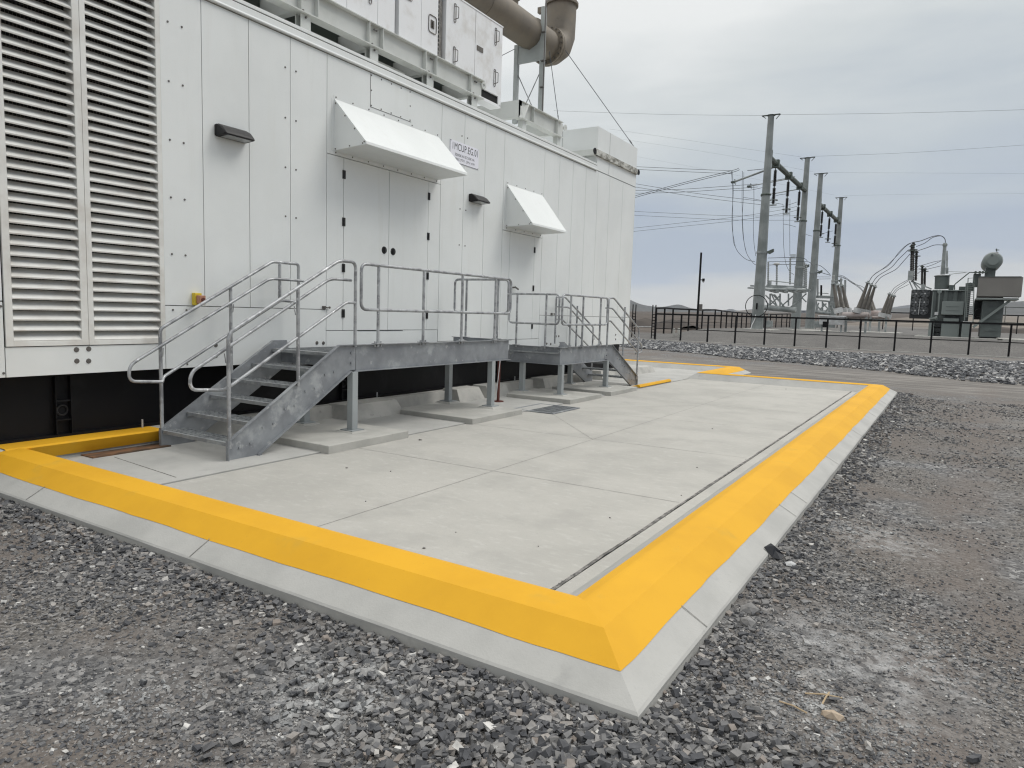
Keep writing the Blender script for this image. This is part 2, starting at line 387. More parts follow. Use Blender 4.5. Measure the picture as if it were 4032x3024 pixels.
# ------------------------------------------------------------------ loose stones (gravel), one mesh of many small faceted stones
ICO_V = []
ph = (1+5**.5)/2
for a, b in ((1, ph), (-1, ph), (1, -ph), (-1, -ph)): ICO_V += [(0, a, b), (a, b, 0), (b, 0, a)]
ICO_V = np.array(ICO_V)/math.hypot(1, ph)
def hull_faces(V):
    F = []
    n = len(V)
    for i in range(n):
        for j in range(i+1, n):
            for k in range(j+1, n):
                nrm = np.cross(V[j]-V[i], V[k]-V[i]); d = (V-V[i])@nrm
                if (d <= 1e-6).all(): F.append((i, j, k))
                elif (d >= -1e-6).all(): F.append((i, k, j))
    return np.array(F)
ICO_F = hull_faces(ICO_V)
CUBE_V = np.array([(-1,-1,-1),(1,-1,-1),(1,1,-1),(-1,1,-1),(-1,-1,1),(1,-1,1),(1,1,1),(-1,1,1)])*.66
CUBE_F = np.array([(0,2,1),(0,3,2),(4,5,6),(4,6,7),(0,1,5),(0,5,4),(1,2,6),(1,6,5),(2,3,7),(2,7,6),(3,0,4),(3,4,7)])
def stone_mat(name, ramp, dust=.5):
    M = bpy.data.materials.new(name); M.use_nodes = True; T = M.node_tree; N = T.nodes; L = T.links
    b = N['Principled BSDF']; b.inputs['Roughness'].default_value = .85; b.inputs['Specular IOR Level'].default_value = .3
    g = N.new('ShaderNodeNewGeometry'); cr = N.new('ShaderNodeValToRGB'); L.new(g.outputs['Random Per Island'], cr.inputs[0])
    el = cr.color_ramp.elements; el[0].position = ramp[0][0]; el[0].color = (*ramp[0][1], 1); el[1].position = ramp[-1][0]; el[1].color = (*ramp[-1][1], 1)
    for p, c in ramp[1:-1]:
        q = el.new(p); q.color = (*c, 1)
    n = N.new('ShaderNodeTexNoise'); n.inputs['Scale'].default_value = 1.15; n.inputs['Detail'].default_value = 7; n.inputs['Roughness'].default_value = .7; L.new(g.outputs['Position'], n.inputs['Vector'])
    n.inputs['Scale'].default_value = 9
    r = N.new('ShaderNodeMapRange'); r.interpolation_type = 'SMOOTHSTEP'; r.inputs[1].default_value = .42; r.inputs[2].default_value = .62; r.inputs[4].default_value = dust; L.new(n.outputs[0], r.inputs[0])
    acc = None
    for cx, cy, rr_ in ((-2.35, 2.25, .55), (-.22, 4.25, .8), (-.3, 3.6, .6), (-.35, 6.6, .7), (-3.1, 1.75, .4)):
        dd = N.new('ShaderNodeVectorMath'); dd.operation = 'DISTANCE'; L.new(g.outputs['Position'], dd.inputs[0]); dd.inputs[1].default_value = (cx, cy, -.07)
        q_ = N.new('ShaderNodeMapRange'); q_.interpolation_type = 'SMOOTHSTEP'; q_.inputs[1].default_value = rr_; q_.inputs[2].default_value = rr_*.25; L.new(dd.outputs['Value'], q_.inputs[0])
        if acc is None: acc = q_.outputs[0]
        else:
            mm = N.new('ShaderNodeMath'); mm.operation = 'MAXIMUM'; L.new(acc, mm.inputs[0]); L.new(q_.outputs[0], mm.inputs[1]); acc = mm.outputs[0]
    mm = N.new('ShaderNodeMath'); mm.operation = 'MULTIPLY'; L.new(acc, mm.inputs[0]); L.new(r.outputs[0], mm.inputs[1])
    n2 = N.new('ShaderNodeTexNoise'); n2.inputs['Scale'].default_value = 30; n2.inputs['Detail'].default_value = 5; L.new(g.outputs['Position'], n2.inputs['Vector'])
    x = N.new('ShaderNodeMix'); x.data_type = 'RGBA'; L.new(mm.outputs[0], x.inputs[0]); L.new(cr.outputs[0], x.inputs[6]); x.inputs[7].default_value = (.46, .465, .46, 1)
    x2 = N.new('ShaderNodeMix'); x2.data_type = 'RGBA'; x2.blend_type = 'MULTIPLY'; x2.inputs[0].default_value = .5; L.new(x.outputs[2], x2.inputs[6])
    m2 = N.new('ShaderNodeMapRange'); m2.inputs[1].default_value = .3; m2.inputs[2].default_value = .7; m2.inputs[3].default_value = .55; m2.inputs[4].default_value = 1.25; L.new(n2.outputs[0], m2.inputs[0]); L.new(m2.outputs[0], x2.inputs[7])
    L.new(x2.outputs[2], b.inputs['Base Color'])
    return M
def stones(name, P, S, M, label=None, flat=.6, sink=.25):
    n = len(P)
    BV, BF = CUBE_V, CUBE_F; nv = 8
    V = BV[None]*(1+RNG.uniform(-.42, .38, (n, nv, 3)))
    sc = S[:, None]*np.stack([RNG.uniform(.8, 1.35, n), RNG.uniform(.6, 1.0, n), RNG.uniform(.35, .75, n)*flat/.6], -1)
    V = V*sc[:, None, :]
    a = RNG.uniform(0, 2*math.pi, n); t = RNG.normal(0, .6, n)
    ca, sa, ct, st = np.cos(a), np.sin(a), np.cos(t), np.sin(t)
    x, y, z = V[..., 0], V[..., 1], V[..., 2]
    y2 = y*ct[:, None]-z*st[:, None]; z2 = y*st[:, None]+z*ct[:, None]
    x3 = x*ca[:, None]-y2*sa[:, None]; y3 = x*sa[:, None]+y2*ca[:, None]
    V = np.stack([x3, y3, z2+(S*(.5-sink))[:, None]], -1)+P[:, None, :]
    F = (BF[None]+(np.arange(n)*nv)[:, None, None]).reshape(-1)
    me = bpy.data.meshes.new(name); me.vertices.add(n*nv); me.vertices.foreach_set('co', V.reshape(-1).astype(np.float32))
    nf = n*len(BF); me.loops.add(nf*3); me.loops.foreach_set('vertex_index', F.astype(np.int32))
    me.polygons.add(nf); me.polygons.foreach_set('loop_start', (np.arange(nf)*3).astype(np.int32))
    me.update(calc_edges=True); me.shade_flat(); me.materials.append(M)
    o = bpy.data.objects.new(name, me); COL.objects.link(o); tag(o, label, kind='stuff'); return o
def outside(x, y, mrg=0.0):
    inside = (y > 2.80-mrg) & (x < -1.03+mrg) & (y < 20.6+mrg)
    inside |= (x < -5.5+mrg) & (y > 2.8) & (y < 23.9+mrg)
    inside |= (x < -8.1)
    return ~inside
def scatter(n, d0, d1, a0, a1, power=1.0):
    u = RNG.uniform(0, 1, n); d = d0*(d1/d0)**u
    a = RNG.uniform(rad(a0), rad(a1), n)
    return -d*np.sin(a), d*np.cos(a), d
GREY = [(0, (.06, .062, .068)), (.35, (.118, .118, .123)), (.6, (.18, .176, .173)), (.88, (.265, .257, .248)), (.94, (.20, .17, .148)), (.985, (.46, .45, .43)), (1, (.55, .54, .52))]
SM = stone_mat('crushed_stone', GREY, .65)
def patch(x, y, s, o):     # smooth pseudo noise 0..1
    return .5+.5*np.sin(x*s+o+1.7*np.sin(y*s*.8+o*2))*np.sin(y*s*1.1-o+1.3*np.sin(x*s*.7))
x, y, d = scatter(250000, 1.25, 21, -12, 70)
k = outside(x, y, .01); x, y, d = x[k], y[k], d[k]
pt = patch(x, y, 1.6, .4)
rutm = np.exp(-((x-(-.15+.05*y)+.1*np.sin(y*1.3))**2)/.09)*(x > -1.0)+np.exp(-((x+5.6)**2+(y-1.2)**2)/1.4)
k = RNG.uniform(0, 1, len(x)) < (.22+1.1*pt**1.4)*(1-.25*np.clip(rutm, 0, 1)); x, y, d, pt = x[k], y[k], d[k], pt[k]
s = (.0030+.0066*RNG.uniform(0, 1, len(x))**3.2)*(1+d*.17)*(.75+.5*pt)*np.where(x > -.75, .78, 1.0)
stones('fine_gravel', np.stack([x, y, hgt(x, y)], -1), s, SM, 'fine dark grey crushed gravel covering the ground around the pad')
# coarse stones heaped against the curb
n = 15000
u = RNG.uniform(0, 1, n); w = np.abs(RNG.normal(0, .42, n))
fr = RNG.uniform(0, 1, n) < .62
x = np.where(fr, -8.0+7.6*u**.75, -1.03+w*.55); y = np.where(fr, 2.80-w*(.35+.9*u), 2.6+18.5*RNG.uniform(0, 1, n)**1.6)
clump = np.exp(-((x+4.9)/1.5)**2)+np.exp(-((x+1.5)/1.0)**2)+.6*(x > -1.03)*patch(x, y, 1.9, .7)
k = outside(x, y, -.012) & (RNG.uniform(0, 1, n) < np.clip(.12+clump, 0, 1)*(.35+.65*patch(x, y, 2.3, 1.9))); x, y = x[k], y[k]
d = np.hypot(x, y)
edge = np.minimum(np.where(x < -.9, 2.8-y, 9), np.where(y > 2.7, x+1.03, 9))
z = hgt(x, y)+.05*np.clip(1-np.abs(edge)/.22, 0, 1)*(.25+.75*patch(x, y, 3.1, .2))
s = (.009+.020*RNG.uniform(0, 1, len(x))**2.2)*(.85+.04*d)
stones('coarse_gravel', np.stack([x, y, z], -1), s, SM, 'coarser grey stones heaped along the curb edge')
# more coarse stone near the camera at the curb corner
n = 2600; x = RNG.normal(-1.2, .75, n); y = RNG.normal(2.45, .38, n); k = outside(x, y, -.01) & (y > 1.6); x, y = x[k], y[k]
stones('corner_gravel', np.stack([x, y, hgt(x, y)+.012], -1), .013+.019*RNG.uniform(0, 1, len(x))**1.5, SM, 'loose angular stones around the near curb corner')
# rubble berm between track and fence
n = 30000; x = RNG.uniform(-32, 8, n); b0 = np.interp(x, [-22, -15, -11, -8, -3, 1, 8], [37.5, 36.1, 34.3, 32.4, 30.6, 28.2, 26.8]); b1 = np.interp(x, [-22, -16, -12, -4, 8], [52, 49.5, 48, 46.5, 45])
y = b0+(b1-b0)*RNG.uniform(0, 1, n)
BERM = stone_mat('berm_rubble', [(0, (.07, .073, .08)), (.4, (.14, .143, .15)), (.7, (.23, .23, .235)), (.9, (.36, .355, .35)), (1, (.55, .54, .52))], .2)
stones('rubble_bank', np.stack([x, y, hgt(x, y)+.02], -1), .035+.075*RNG.uniform(0, 1, n)**2, BERM, 'band of blue grey crushed rubble between the track and the black fence')

# ------------------------------------------------------------------ containment pad: swept curb
PATH = [(-8.62, 2.80), (-1.03, 2.80), (-1.03, 20.6), (-5.5, 20.6), (-5.5, 23.9), (-14, 23.9)]
def offset(o):
    P = [Vector(p) for p in PATH]; R_ = []
    for i, p in enumerate(P):
        ns = []
        if i > 0: d = (P[i]-P[i-1]).normalized(); ns.append(Vector((-d.y, d.x)))
        if i < len(P)-1: d = (P[i+1]-P[i]).normalized(); ns.append(Vector((-d.y, d.x)))
        if len(ns) == 1: R_.append(p+ns[0]*o)
        else:
            b_ = (ns[0]+ns[1]).normalized(); R_.append(p+b_*(o/b_.dot(ns[0])))
    return R_
def sweep(prof, jit=None, step=.16):
    """prof list of (offset, z); returns MB. jit: per-profile point jitter of offset"""
    lines = []
    for o, z in prof: lines.append([Vector((p.x, p.y, z)) for p in offset(o)])
    ref = [Vector(p) for p in PATH]
    mb = MB(); vs = []; cnt = 0
    rows = []
    for i in range(len(PATH)-1):
        n = max(2, int((ref[i+1]-ref[i]).length/step))
        for k_ in range(n+(i == len(PATH)-2)):
            t = k_/n; row = []
            for j, ln in enumerate(lines):
                p = ln[i].lerp(ln[i+1], t)
                if jit and jit[j] and 0 < k_ < n:
                    d = (ref[i+1]-ref[i]).normalized(); nn = Vector((-d.y, d.x, 0))
                    a = jit[j]*(math.sin(cnt*.37+j)+.6*math.sin(cnt*1.13+j*2)+.5*random.uniform(-1, 1))
                    p = p+nn*a
                    if j > 0 and jit[j] and j < len(prof)-1 or j in (0, len(prof)-1):
                        jj = min(max(j, 1), len(prof)-1); sl_ = (prof[jj][1]-prof[jj-1][1])/max(1e-3, prof[jj][0]-prof[jj-1][0]); p.z += sl_*a if abs(sl_) < .9 else 0
                row.append(p)
            rows.append(row); cnt += 1
    m_ = len(prof)
    for r_ in rows: vs += r_
    fs = [(i*m_+j, (i+1)*m_+j, (i+1)*m_+j+1, i*m_+j+1) for i in range(len(rows)-1) for j in range(m_-1)]
    return mb.add(vs, fs)
curb = thing('containment_curb', 'low concrete curb with a wide yellow painted top running round the slab', 'curb', (-1.03, 2.8, -.1))
build(sweep([(-.0005, -.25), (-.0005, -.022)], None), 'outer_face', CONC3, curb)
build(sweep([(.004, -.25), (0, -.012), (.012, 0), (.17, .085), (.33, .1815), (.54, .197), (.62, .172), (.90, -.03)], [.001, .0015, .0015, 0, 0, 0, 0, 0]), 'concrete_body', CONC2, curb)
build(sweep([(.158, .0812), (.328, .1845), (.53, .2005), (.552, .198), (.632, .170)], [.0035, 0, 0, .001, .002]), 'yellow_band', YEL, curb, smooth=5)
# contraction joints in the apron
jm = MB()
for Y in (3.854, 6.581, 7.137, 9.381, 12.034, 14.683, 17.2):
    jm.prism([(-1.036, Y-.003, 0.001), (-1.036, Y+.003, 0.001), (-1.19, Y+.003, .0862), (-1.19, Y-.003, .0862)], (-.002, 0, .0025))
for X in (-6.679, -4.327, -8.2):
    jm.prism([(X-.003, 2.806, 0.001), (X+.003, 2.806, 0.001), (X+.003, 2.96, .0862), (X-.003, 2.96, .0862)], (0, .002, .0025))
build(jm, 'apron_joint', SEAL, curb)
# slab
def flat(poly, z0, z1):
    return MB().prism([(p[0], p[1], z0) for p in poly], (0, 0, z1-z0))
o = build(flat([(-6.27, 3.62), (-2.03, 3.62), (-2.03, 19.74), (-6.27, 19.74)], -.2, 0), 'slab', CONC); tag(o, kind='structure')
o = build(flat([(-8.3, 3.62), (-6.285, 3.62), (-6.285, 18.55), (-6.285, 22.98), (-13, 22.98), (-13, 21.2), (-8.3, 21.2)], -.2, .014), 'slab_ledge', CONC2, bevel=.004); tag(o, kind='structure')
o = build(flat([(-2.0, 3.70), (-1.80, 3.70), (-1.80, 19.7), (-2.0, 19.7)], -.2, -.002), 'slab_margin', CONC); tag(o, kind='structure')
# wide open joint with debris at the right
mb = MB(); N_ = 260; vs = []
for i in range(N_):
    Y = 3.68+i*(19.74-3.68)/(N_-1); a = .006*math.sin(i*.31)+random.uniform(-.004, .004); b_ = .007*math.sin(i*.23+1)+random.uniform(-.006, .006)
    vs += [Vector((-2.030+a*.6, Y, .0025)), Vector((-2.004+b_*.7, Y, .0025))]
mb.add(vs, [(2*i, 2*i+1, 2*i+3, 2*i+2) for i in range(N_-1)])
o = build(mb, 'expansion_joint', JOINT); tag(o, kind='structure')
n = 420; yj = 3.7+16*RNG.uniform(0, 1, n)**1.4
stones('joint_debris', np.stack([-2.017+RNG.normal(0, .009, n), yj, np.full(n, .002)], -1), .002+.0038*RNG.uniform(0, 1, n)**2, SM, 'small crumbs of stone lying in the open joint along the slab edge')
# saw cut joints
jt = MB()
def jline(a, b_, w=.0035):
    a, b_ = Vector((*a, .0018)), Vector((*b_, .0018)); L_ = (b_-a).length; k_ = max(2, int(L_/.12)); nn = (b_-a).normalized(); nn = Vector((-nn.y, nn.x, 0)); vs = []
    for i in range(k_+1):
        p = a.lerp(b_, i/k_)+nn*random.uniform(-.0015, .0015); ww = w*random.uniform(.6, 1.3); vs += [p-nn*ww, p+nn*ww]
    jt.add(vs, [(2*i, 2*i+1, 2*i+3, 2*i+2) for i in range(k_)])
jline((-4.15, 3.65), (-4.15, 19.7))
for Y0, Y1 in ((6.30, 6.37), (8.80, 9.01), (11.25, 11.75), (14.0, 14.2), (16.6, 16.8)): jline((-6.24, Y0), (-2.05, Y1))
jline((-5.70, 10.57), (-4.15, 8.87)); jline((-5.74, 11.68), (-4.15, 13.9))
o = build(jt, 'slab_joint', SEAL); tag(o, kind='structure')
j2 = MB()
for (a, b_) in (((-6.40, 4.02), (-7.74, 4.14)), ((-6.3, 7.35), (-7.6, 7.4)), ((-6.3, 16.6), (-7.9, 16.7))):
    a, b_ = Vector((*a, .0165)), Vector((*b_, .0165)); j2.bar(a, b_, .006, .003)
o = build(j2, 'ledge_joint', SEAL); tag(o, kind='structure')
# foundation with piers
f = MB(); f.prism([(-8.09, 0, .01), (-8.13, 0, .205), (-8.75, 0, .205), (-8.75, 0, -.2), (-8.09, 0, -.2)], (0, 26.9, 0))
f.v = [Vector((v.x, v.y-6, v.z)) for v in f.v]
fo = thing('foundation_curb', 'grey concrete footing strip with sloped piers under the black skid', 'foundation', (-8.3, 4, 0))
build(f, 'footing', CONC3, fo, bevel=.008)
def pier(y0, y1, xb, xt, zt):
    return MB().add([(xb, y0, -.02), (xb, y1, -.02), (xt, y1-.06, zt), (xt, y0+.06, zt), (-8.2, y0-.02, -.02), (-8.2, y1+.02, -.02), (-8.2, y1-.04, zt), (-8.2, y0+.04, zt)],
                    [(0, 1, 2, 3), (4, 0, 3, 7), (1, 5, 6, 2), (3, 2, 6, 7), (4, 5, 1, 0), (5, 4, 7, 6)])
for a in ((7.70, 8.92, -7.62, -7.80, .235), (10.62, 11.48, -7.74, -7.88, .25), (11.62, 12.45, -7.76, -7.88, .25), (13.95, 15.0, -7.76, -7.88, .25), (17.1, 18.0, -7.76, -7.88, .25), (19.4, 21.15, -7.80, -7.92, .20)):
    build(pier(*a), 'pier', CONC3, fo, bevel=.006)
# yellow inner curb at the wall
wc = thing('wall_curb', 'short yellow curb against the footing at the left end of the slab', 'curb', (-8.0, 4.1, 0))
build(MB().prism([(-8.17, 0, -.02), (-8.085, 0, .05), (-8.02, 0, .18), (-8.05, 0, .198), (-8.12, 0, .2), (-8.12, 0, -.02)], (0, 1.9, 0)), 'concrete_base', CONC3, wc)
BASE[wc.name] = Vector((-8.0, 4.1, 0))
for ch in wc.children:
    for v in ch.data.vertices: v.co.y += 3.0
build(MB().add([(-8.075, 3.2, .052), (-8.075, 4.87, .06), (-8.0, 4.88, .19), (-8.0, 3.2, .19), (-8.03, 3.2, .2065), (-8.03, 4.88, .2065), (-8.30, 4.88, .2085), (-8.34, 3.2, .2085), (-8.1, 4.87, .05)],
               [(0, 1, 2, 3), (3, 2, 5, 4), (4, 5, 6, 7), (1, 8, 6, 5, 2)]), 'yellow_face', YEL, wc)
o = build(MB().box(-7.86, -7.84, 3.96, 4.87, .014, .03).box(-8.09, -7.86, 3.96, 4.87, .014, .026), 'rusty_angle', RUST); tag(o, 'flat rusty steel angle lying below the short yellow wall curb', 'steel plate')
# yellow strip at the far stair
o = build(MB().prism([(-6.62, 16.0, .014), (-6.30, 16.0, .014), (-6.27, 16.0, .03), (-6.30, 16.0, .075), (-6.36, 16.0, .085), (-6.42, 16.0, .05)], (0, 2.25, 0)), 'low_yellow_kerb', YEL, bevel=.008); tag(o, 'low yellow painted kerb strip at the foot of the far stair', 'kerb')
# leg pads
def pad(y0, y1, z, label):
    o = build(flat([(-7.62, y0), (-6.15, y0), (-6.15, y1), (-7.62, y1)], -.05, z), 'concrete_pad', PADC, bevel=.008); tag(o, label, 'pad', 'concrete pads under the platform legs')
pad(5.80, 7.25, .10, 'raised concrete pad under the nearest platform legs, beside the stair foot')
pad(8.76, 10.24, .09, 'raised concrete pad under the far legs of the near platform, left of the drain')
pad(12.05, 13.50, .09, 'raised concrete pad just beyond the floor drain')
pad(13.98, 15.5, .09, 'farthest raised concrete pad, beside the low yellow kerb')
# drain grate
dr = thing('floor_drain', 'rectangular steel grated drain let into the slab between the platforms', 'drain', (-6.2, 11.1, 0))
mb = MB(); x0, x1, y0, y1 = -6.6, -5.74, 10.62, 11.66
for a in ((x0, x1, y0, y0+.05), (x0, x1, y1-.05, y1), (x0, x0+.05, y0+.05, y1-.05), (x1-.05, x1, y0+.05, y1-.05)): mb.box(*a, .003, .018)
build(mb, 'rim', GALV, dr)
mb = MB()
for i in range(30): mb.box(x0+.05, x1-.05, y0+.06+i*.031, y0+.068+i*.031, .002, .013)
for i in range(8): mb.box(x0+.08+i*.1, x0+.09+i*.1, y0+.05, y1-.05, .0025, .0125)
build(mb, 'grating', GRAT, dr)
build(MB().box(x0+.02, x1-.02, y0+.02, y1-.02, .0005, .0015), 'sump', DARK, dr)

# ------------------------------------------------------------------ generator enclosure
WX = -8.15
YN, YE = -5.0, 19.62
en = thing('generator_enclosure', 'long white steel generator enclosure with hinged doors, rain hoods and a tall louvred bay', 'enclosure', (-10, 7, .2))
def quadwall(mb, y0, y1, z0, z1, x=WX, th=.04): mb.box(x-th, x, y0, y1, z0, z1)
G = .0045   # panel gap
def panel(y0, y1, z0, z1, name='wall_panel', M=WHITE, x=WX):
    return build(MB().box(x-.05, x, y0+G, y1-G, z0+G, z1-G), name, M, en, bevel=.0015)
ZB, ZM, ZT = .92, 1.703, 5.62
build(MB().box(-11.15, WX-.052, YN, YE-.03, ZB+.01, 5.55), 'backing', DARK, en)
build(MB().box(-11.2, WX-.0, YE-.028, YE, ZB, 5.52), 'end_wall', WHITE, en)
# lower strip
for a in ((YN, 3.29, ZB, 1.70), ): panel(*a)
panel(3.29, 5.015, ZB, 1.236)
panel(5.015, 7.625, ZB, ZM); panel(7.625, 10.39, ZB, 1.38); panel(10.39, 12.82, ZB, 1.16+.0); panel(12.82, 14.22, ZB, 1.155)
panel(14.22, 15.63, ZB, ZM); panel(15.63, YE-.03, ZB, ZM)
# tall panels
for y0, y1 in ((YN, -1), (-1, 3.29)): panel(y0, y1, ZM, ZT)
panel(5.015, 5.56, ZM, ZT)
for y0, y1 in ((5.56, 6.25), (6.25, 6.94), (6.94, 7.625)): panel(y0, y1, ZM, ZT)
panel(7.625, 10.4, 4.045, ZT)
panel(7.625, 7.975, 1.38, 4.045); panel(10.055, 10.4, 1.38, 4.045)
for y0, y1 in ((10.4, 11.11), (11.11, 11.82), (11.82, 12.52)): panel(y0, y1, 1.16 if y1 < 12.6 else ZM, ZT)
panel(12.52, 12.83, 1.16, 3.47); panel(12.52, 14.215, 3.47, ZT)
for y0, y1 in ((14.215, 14.94), (14.94, 15.63), (15.63, 16.35), (16.35, 17.05), (17.05, 17.8), (17.8, 18.7), (18.7, YE-.03)): panel(y0, y1, ZM, ZT if y1 < 17 else 5.50)
# bolted cover plate
build(MB().box(WX+.0005, WX+.003, 8.545, 9.54, 4.955, 5.46), 'cover_plate', WHITE, en)
ln = MB().box(WX+.0008, WX+.0038, 8.538, 8.546, 4.95, 5.46).box(WX+.0008, WX+.0038, 8.538, 9.54, 4.948, 4.956)
build(ln, 'cover_plate_gasket', PANW, en)
# doors
def door(y0, y1, z0, z1, hinges, hy, handle):
    d = build(MB().box(WX-.05, WX+.002, y0+G, y1-G, z0+G, z1-G), 'door', WHITE, en, bevel=.0015)
    for hz in hinges:
        h = MB().box(WX+.002, WX+.014, hy-.031, hy+.031, hz-.065, hz+.065).cyl((WX+.016, hy, hz-.045), (WX+.016, hy, hz+.045), .011, n=10)
        build(h, 'hinge', BLACKP, d, bevel=.003)
    if handle:
        hy2, hz = handle
        build(MB().cyl((WX+.002, hy2, hz), (WX+.012, hy2, hz), .062, .056, n=22).box(WX+.012, WX+.028, hy2-.016, hy2+.016, hz-.045, hz+.045), 'paddle_latch', BLACKP, d, smooth=40)
    return d
door(7.975, 9.015, 1.38, 4.045, (3.79, 3.07, 2.36, 1.65), 7.975, (8.905, 2.72))
door(9.015, 10.055, 1.38, 4.045, (3.78, 3.07, 2.36, 1.65), 10.06, (9.125, 2.715))
door(12.83, 13.88, 1.155, 3.47, (3.17, 2.31, 1.45), 13.88, None)
panel(13.88, 14.215, 1.155, 3.47)
d2 = [c for c in en.children if c.name.startswith('door')][-1]
build(MB().cyl((WX+.002, 13.0, 2.29), (WX+.07, 13.0, 2.29), .018).bar((WX+.07, 12.98, 2.30), (WX+.07, 13.13, 2.25), .02, .03), 'lever_handle', BOLT, d2, smooth=40)
# drip gaps above door bottoms
build(MB().box(WX-.03, WX+.006, 8.3, 9.4, 1.372, 1.380), 'door_seal', BLACKP, en)
# latches on lower strip
for yy, zz in ((7.60, 1.735), (14.81, 1.74)):
    build(MB().box(WX, WX+.02, yy-.06, yy, zz-.022, zz+.022).cyl((WX+.03, yy, zz), (WX+.03, yy+.07, zz), .009).cyl((WX+.02, yy-.03, zz), (WX+.035, yy-.03, zz), .012).cyl((WX+.03, yy+.06, zz), (WX+.03, yy+.075, zz), .017), 'slide_latch', BOLT, en, smooth=40)
# roof flashing and roof
build(MB().box(WX+.001, WX+.022, YN, 16.93, 5.512, 5.613), 'eave_flashing', WHITE, en, bevel=.002)
build(MB().cyl((WX+.020, YN, 5.507), (WX+.020, 16.93, 5.507), .021, n=12), 'eave_drip_roll', WHITE, en, smooth=50)
build(MB().box(WX+.0008, WX+.004, YN, 16.93, 5.474, 5.4855), 'eave_shadow_strip', SEAL, en)  # dark strip painting in the thin shadow line under the drip roll
build(MB().box(-11.2, WX+.026, YN, 16.93, 5.6245, 5.672), 'roof_edge', WHITE, en, bevel=.004)
build(MB().box(WX-.03, WX+.014, YN, 16.93, 5.6135, 5.624), 'eave_gap', DARK, en)
build(MB().box(-11.15, WX-.03, YN, 16.93, 5.673, 5.69), 'roof', WHITE, en)
build(MB().box(WX-.001, WX+.003, 16.93, YE, 5.50, 5.512), 'end_bay_seam', PANW, en)
# louvre bays
def louvre(y0, y1, z0, z1, fy0, fy1, label):
    fr = MB(); x = WX
    fr.box(x-.02, x+.012, fy0, y0, z0-.05, z1+.1).box(x-.02, x+.012, y1, fy1, z0-.05, z1+.1).box(x-.02, x+.012, y0, y1, z0-.05, z0).box(x-.02, x+.012, y0, y1, z1, z1+.1)
    L_ = build(fr, 'louvre_frame', LOUV, en, bevel=.002); tag(L_, label)
    sl_ = MB(); p = .1095; n = int((z1-z0)/p)
    for i in range(n):
        z = z0+.012+i*p
        # blade: slopes up and inwards, with a folded lip at the outer bottom edge
        pr_ = [(x+.008, z-.014), (x+.012, z), (x-.090, z+.088), (x-.092, z+.085), (x+.006, z-.002), (x+.003, z-.014)]
        sl_.prism([(a, y0+.001, b_) for a, b_ in pr_], (0, y1-y0-.002, 0))
    build(sl_, 'louvre_blades', LOUV, L_)
    jb = MB(); jb.box(x-.16, x-.02, y0-.012, y0, z0, z1).box(x-.16, x-.02, y1, y1+.012, z0, z1)
    build(jb, 'louvre_jamb', LOUV, L_)
    ms = MB()
    k_ = int((z1-z0)/.035)
    for i in range(k_): ms.box(x-.152, x-.147, y0, y1, z0+i*.035, z0+i*.035+.004)
    for i in range(int((y1-y0)/.035)+1): ms.box(x-.152, x-.147, y0+i*.035, y0+i*.035+.004, z0, z1)
    build(ms, 'bird_mesh', BOLT, L_)
    build(MB().box(x-.45, x-.155, y0-.01, y1+.01, z0, z1), 'louvre_core', DARK, L_)
for c in [c for c in en.children if c.name.startswith('backing')]:
    pass
# backing behind louvres must start deeper: rebuild it in pieces
bk = [c for c in en.children if c.name.startswith('backing')][0]
bm = MB().box(-11.15, WX-.052, YN, 3.28, ZB+.01, 5.55).box(-11.15, WX-.46, 3.28, 5.0, ZB+.01, 5.55).box(-11.15, WX-.052, 5.0, YE-.03, ZB+.01, 5.55)
bk.data.clear_geometry(); bk.data.from_pydata([tuple(v-BASE[bk.name]) for v in bm.v], [], bm.f)
louvre(3.37, 4.035, 1.29, 5.50, 3.30, 4.108, 'tall left louvre bank')
louvre(4.17, 4.955, 1.29, 5.50, 4.112, 5.012, 'tall right louvre bank')
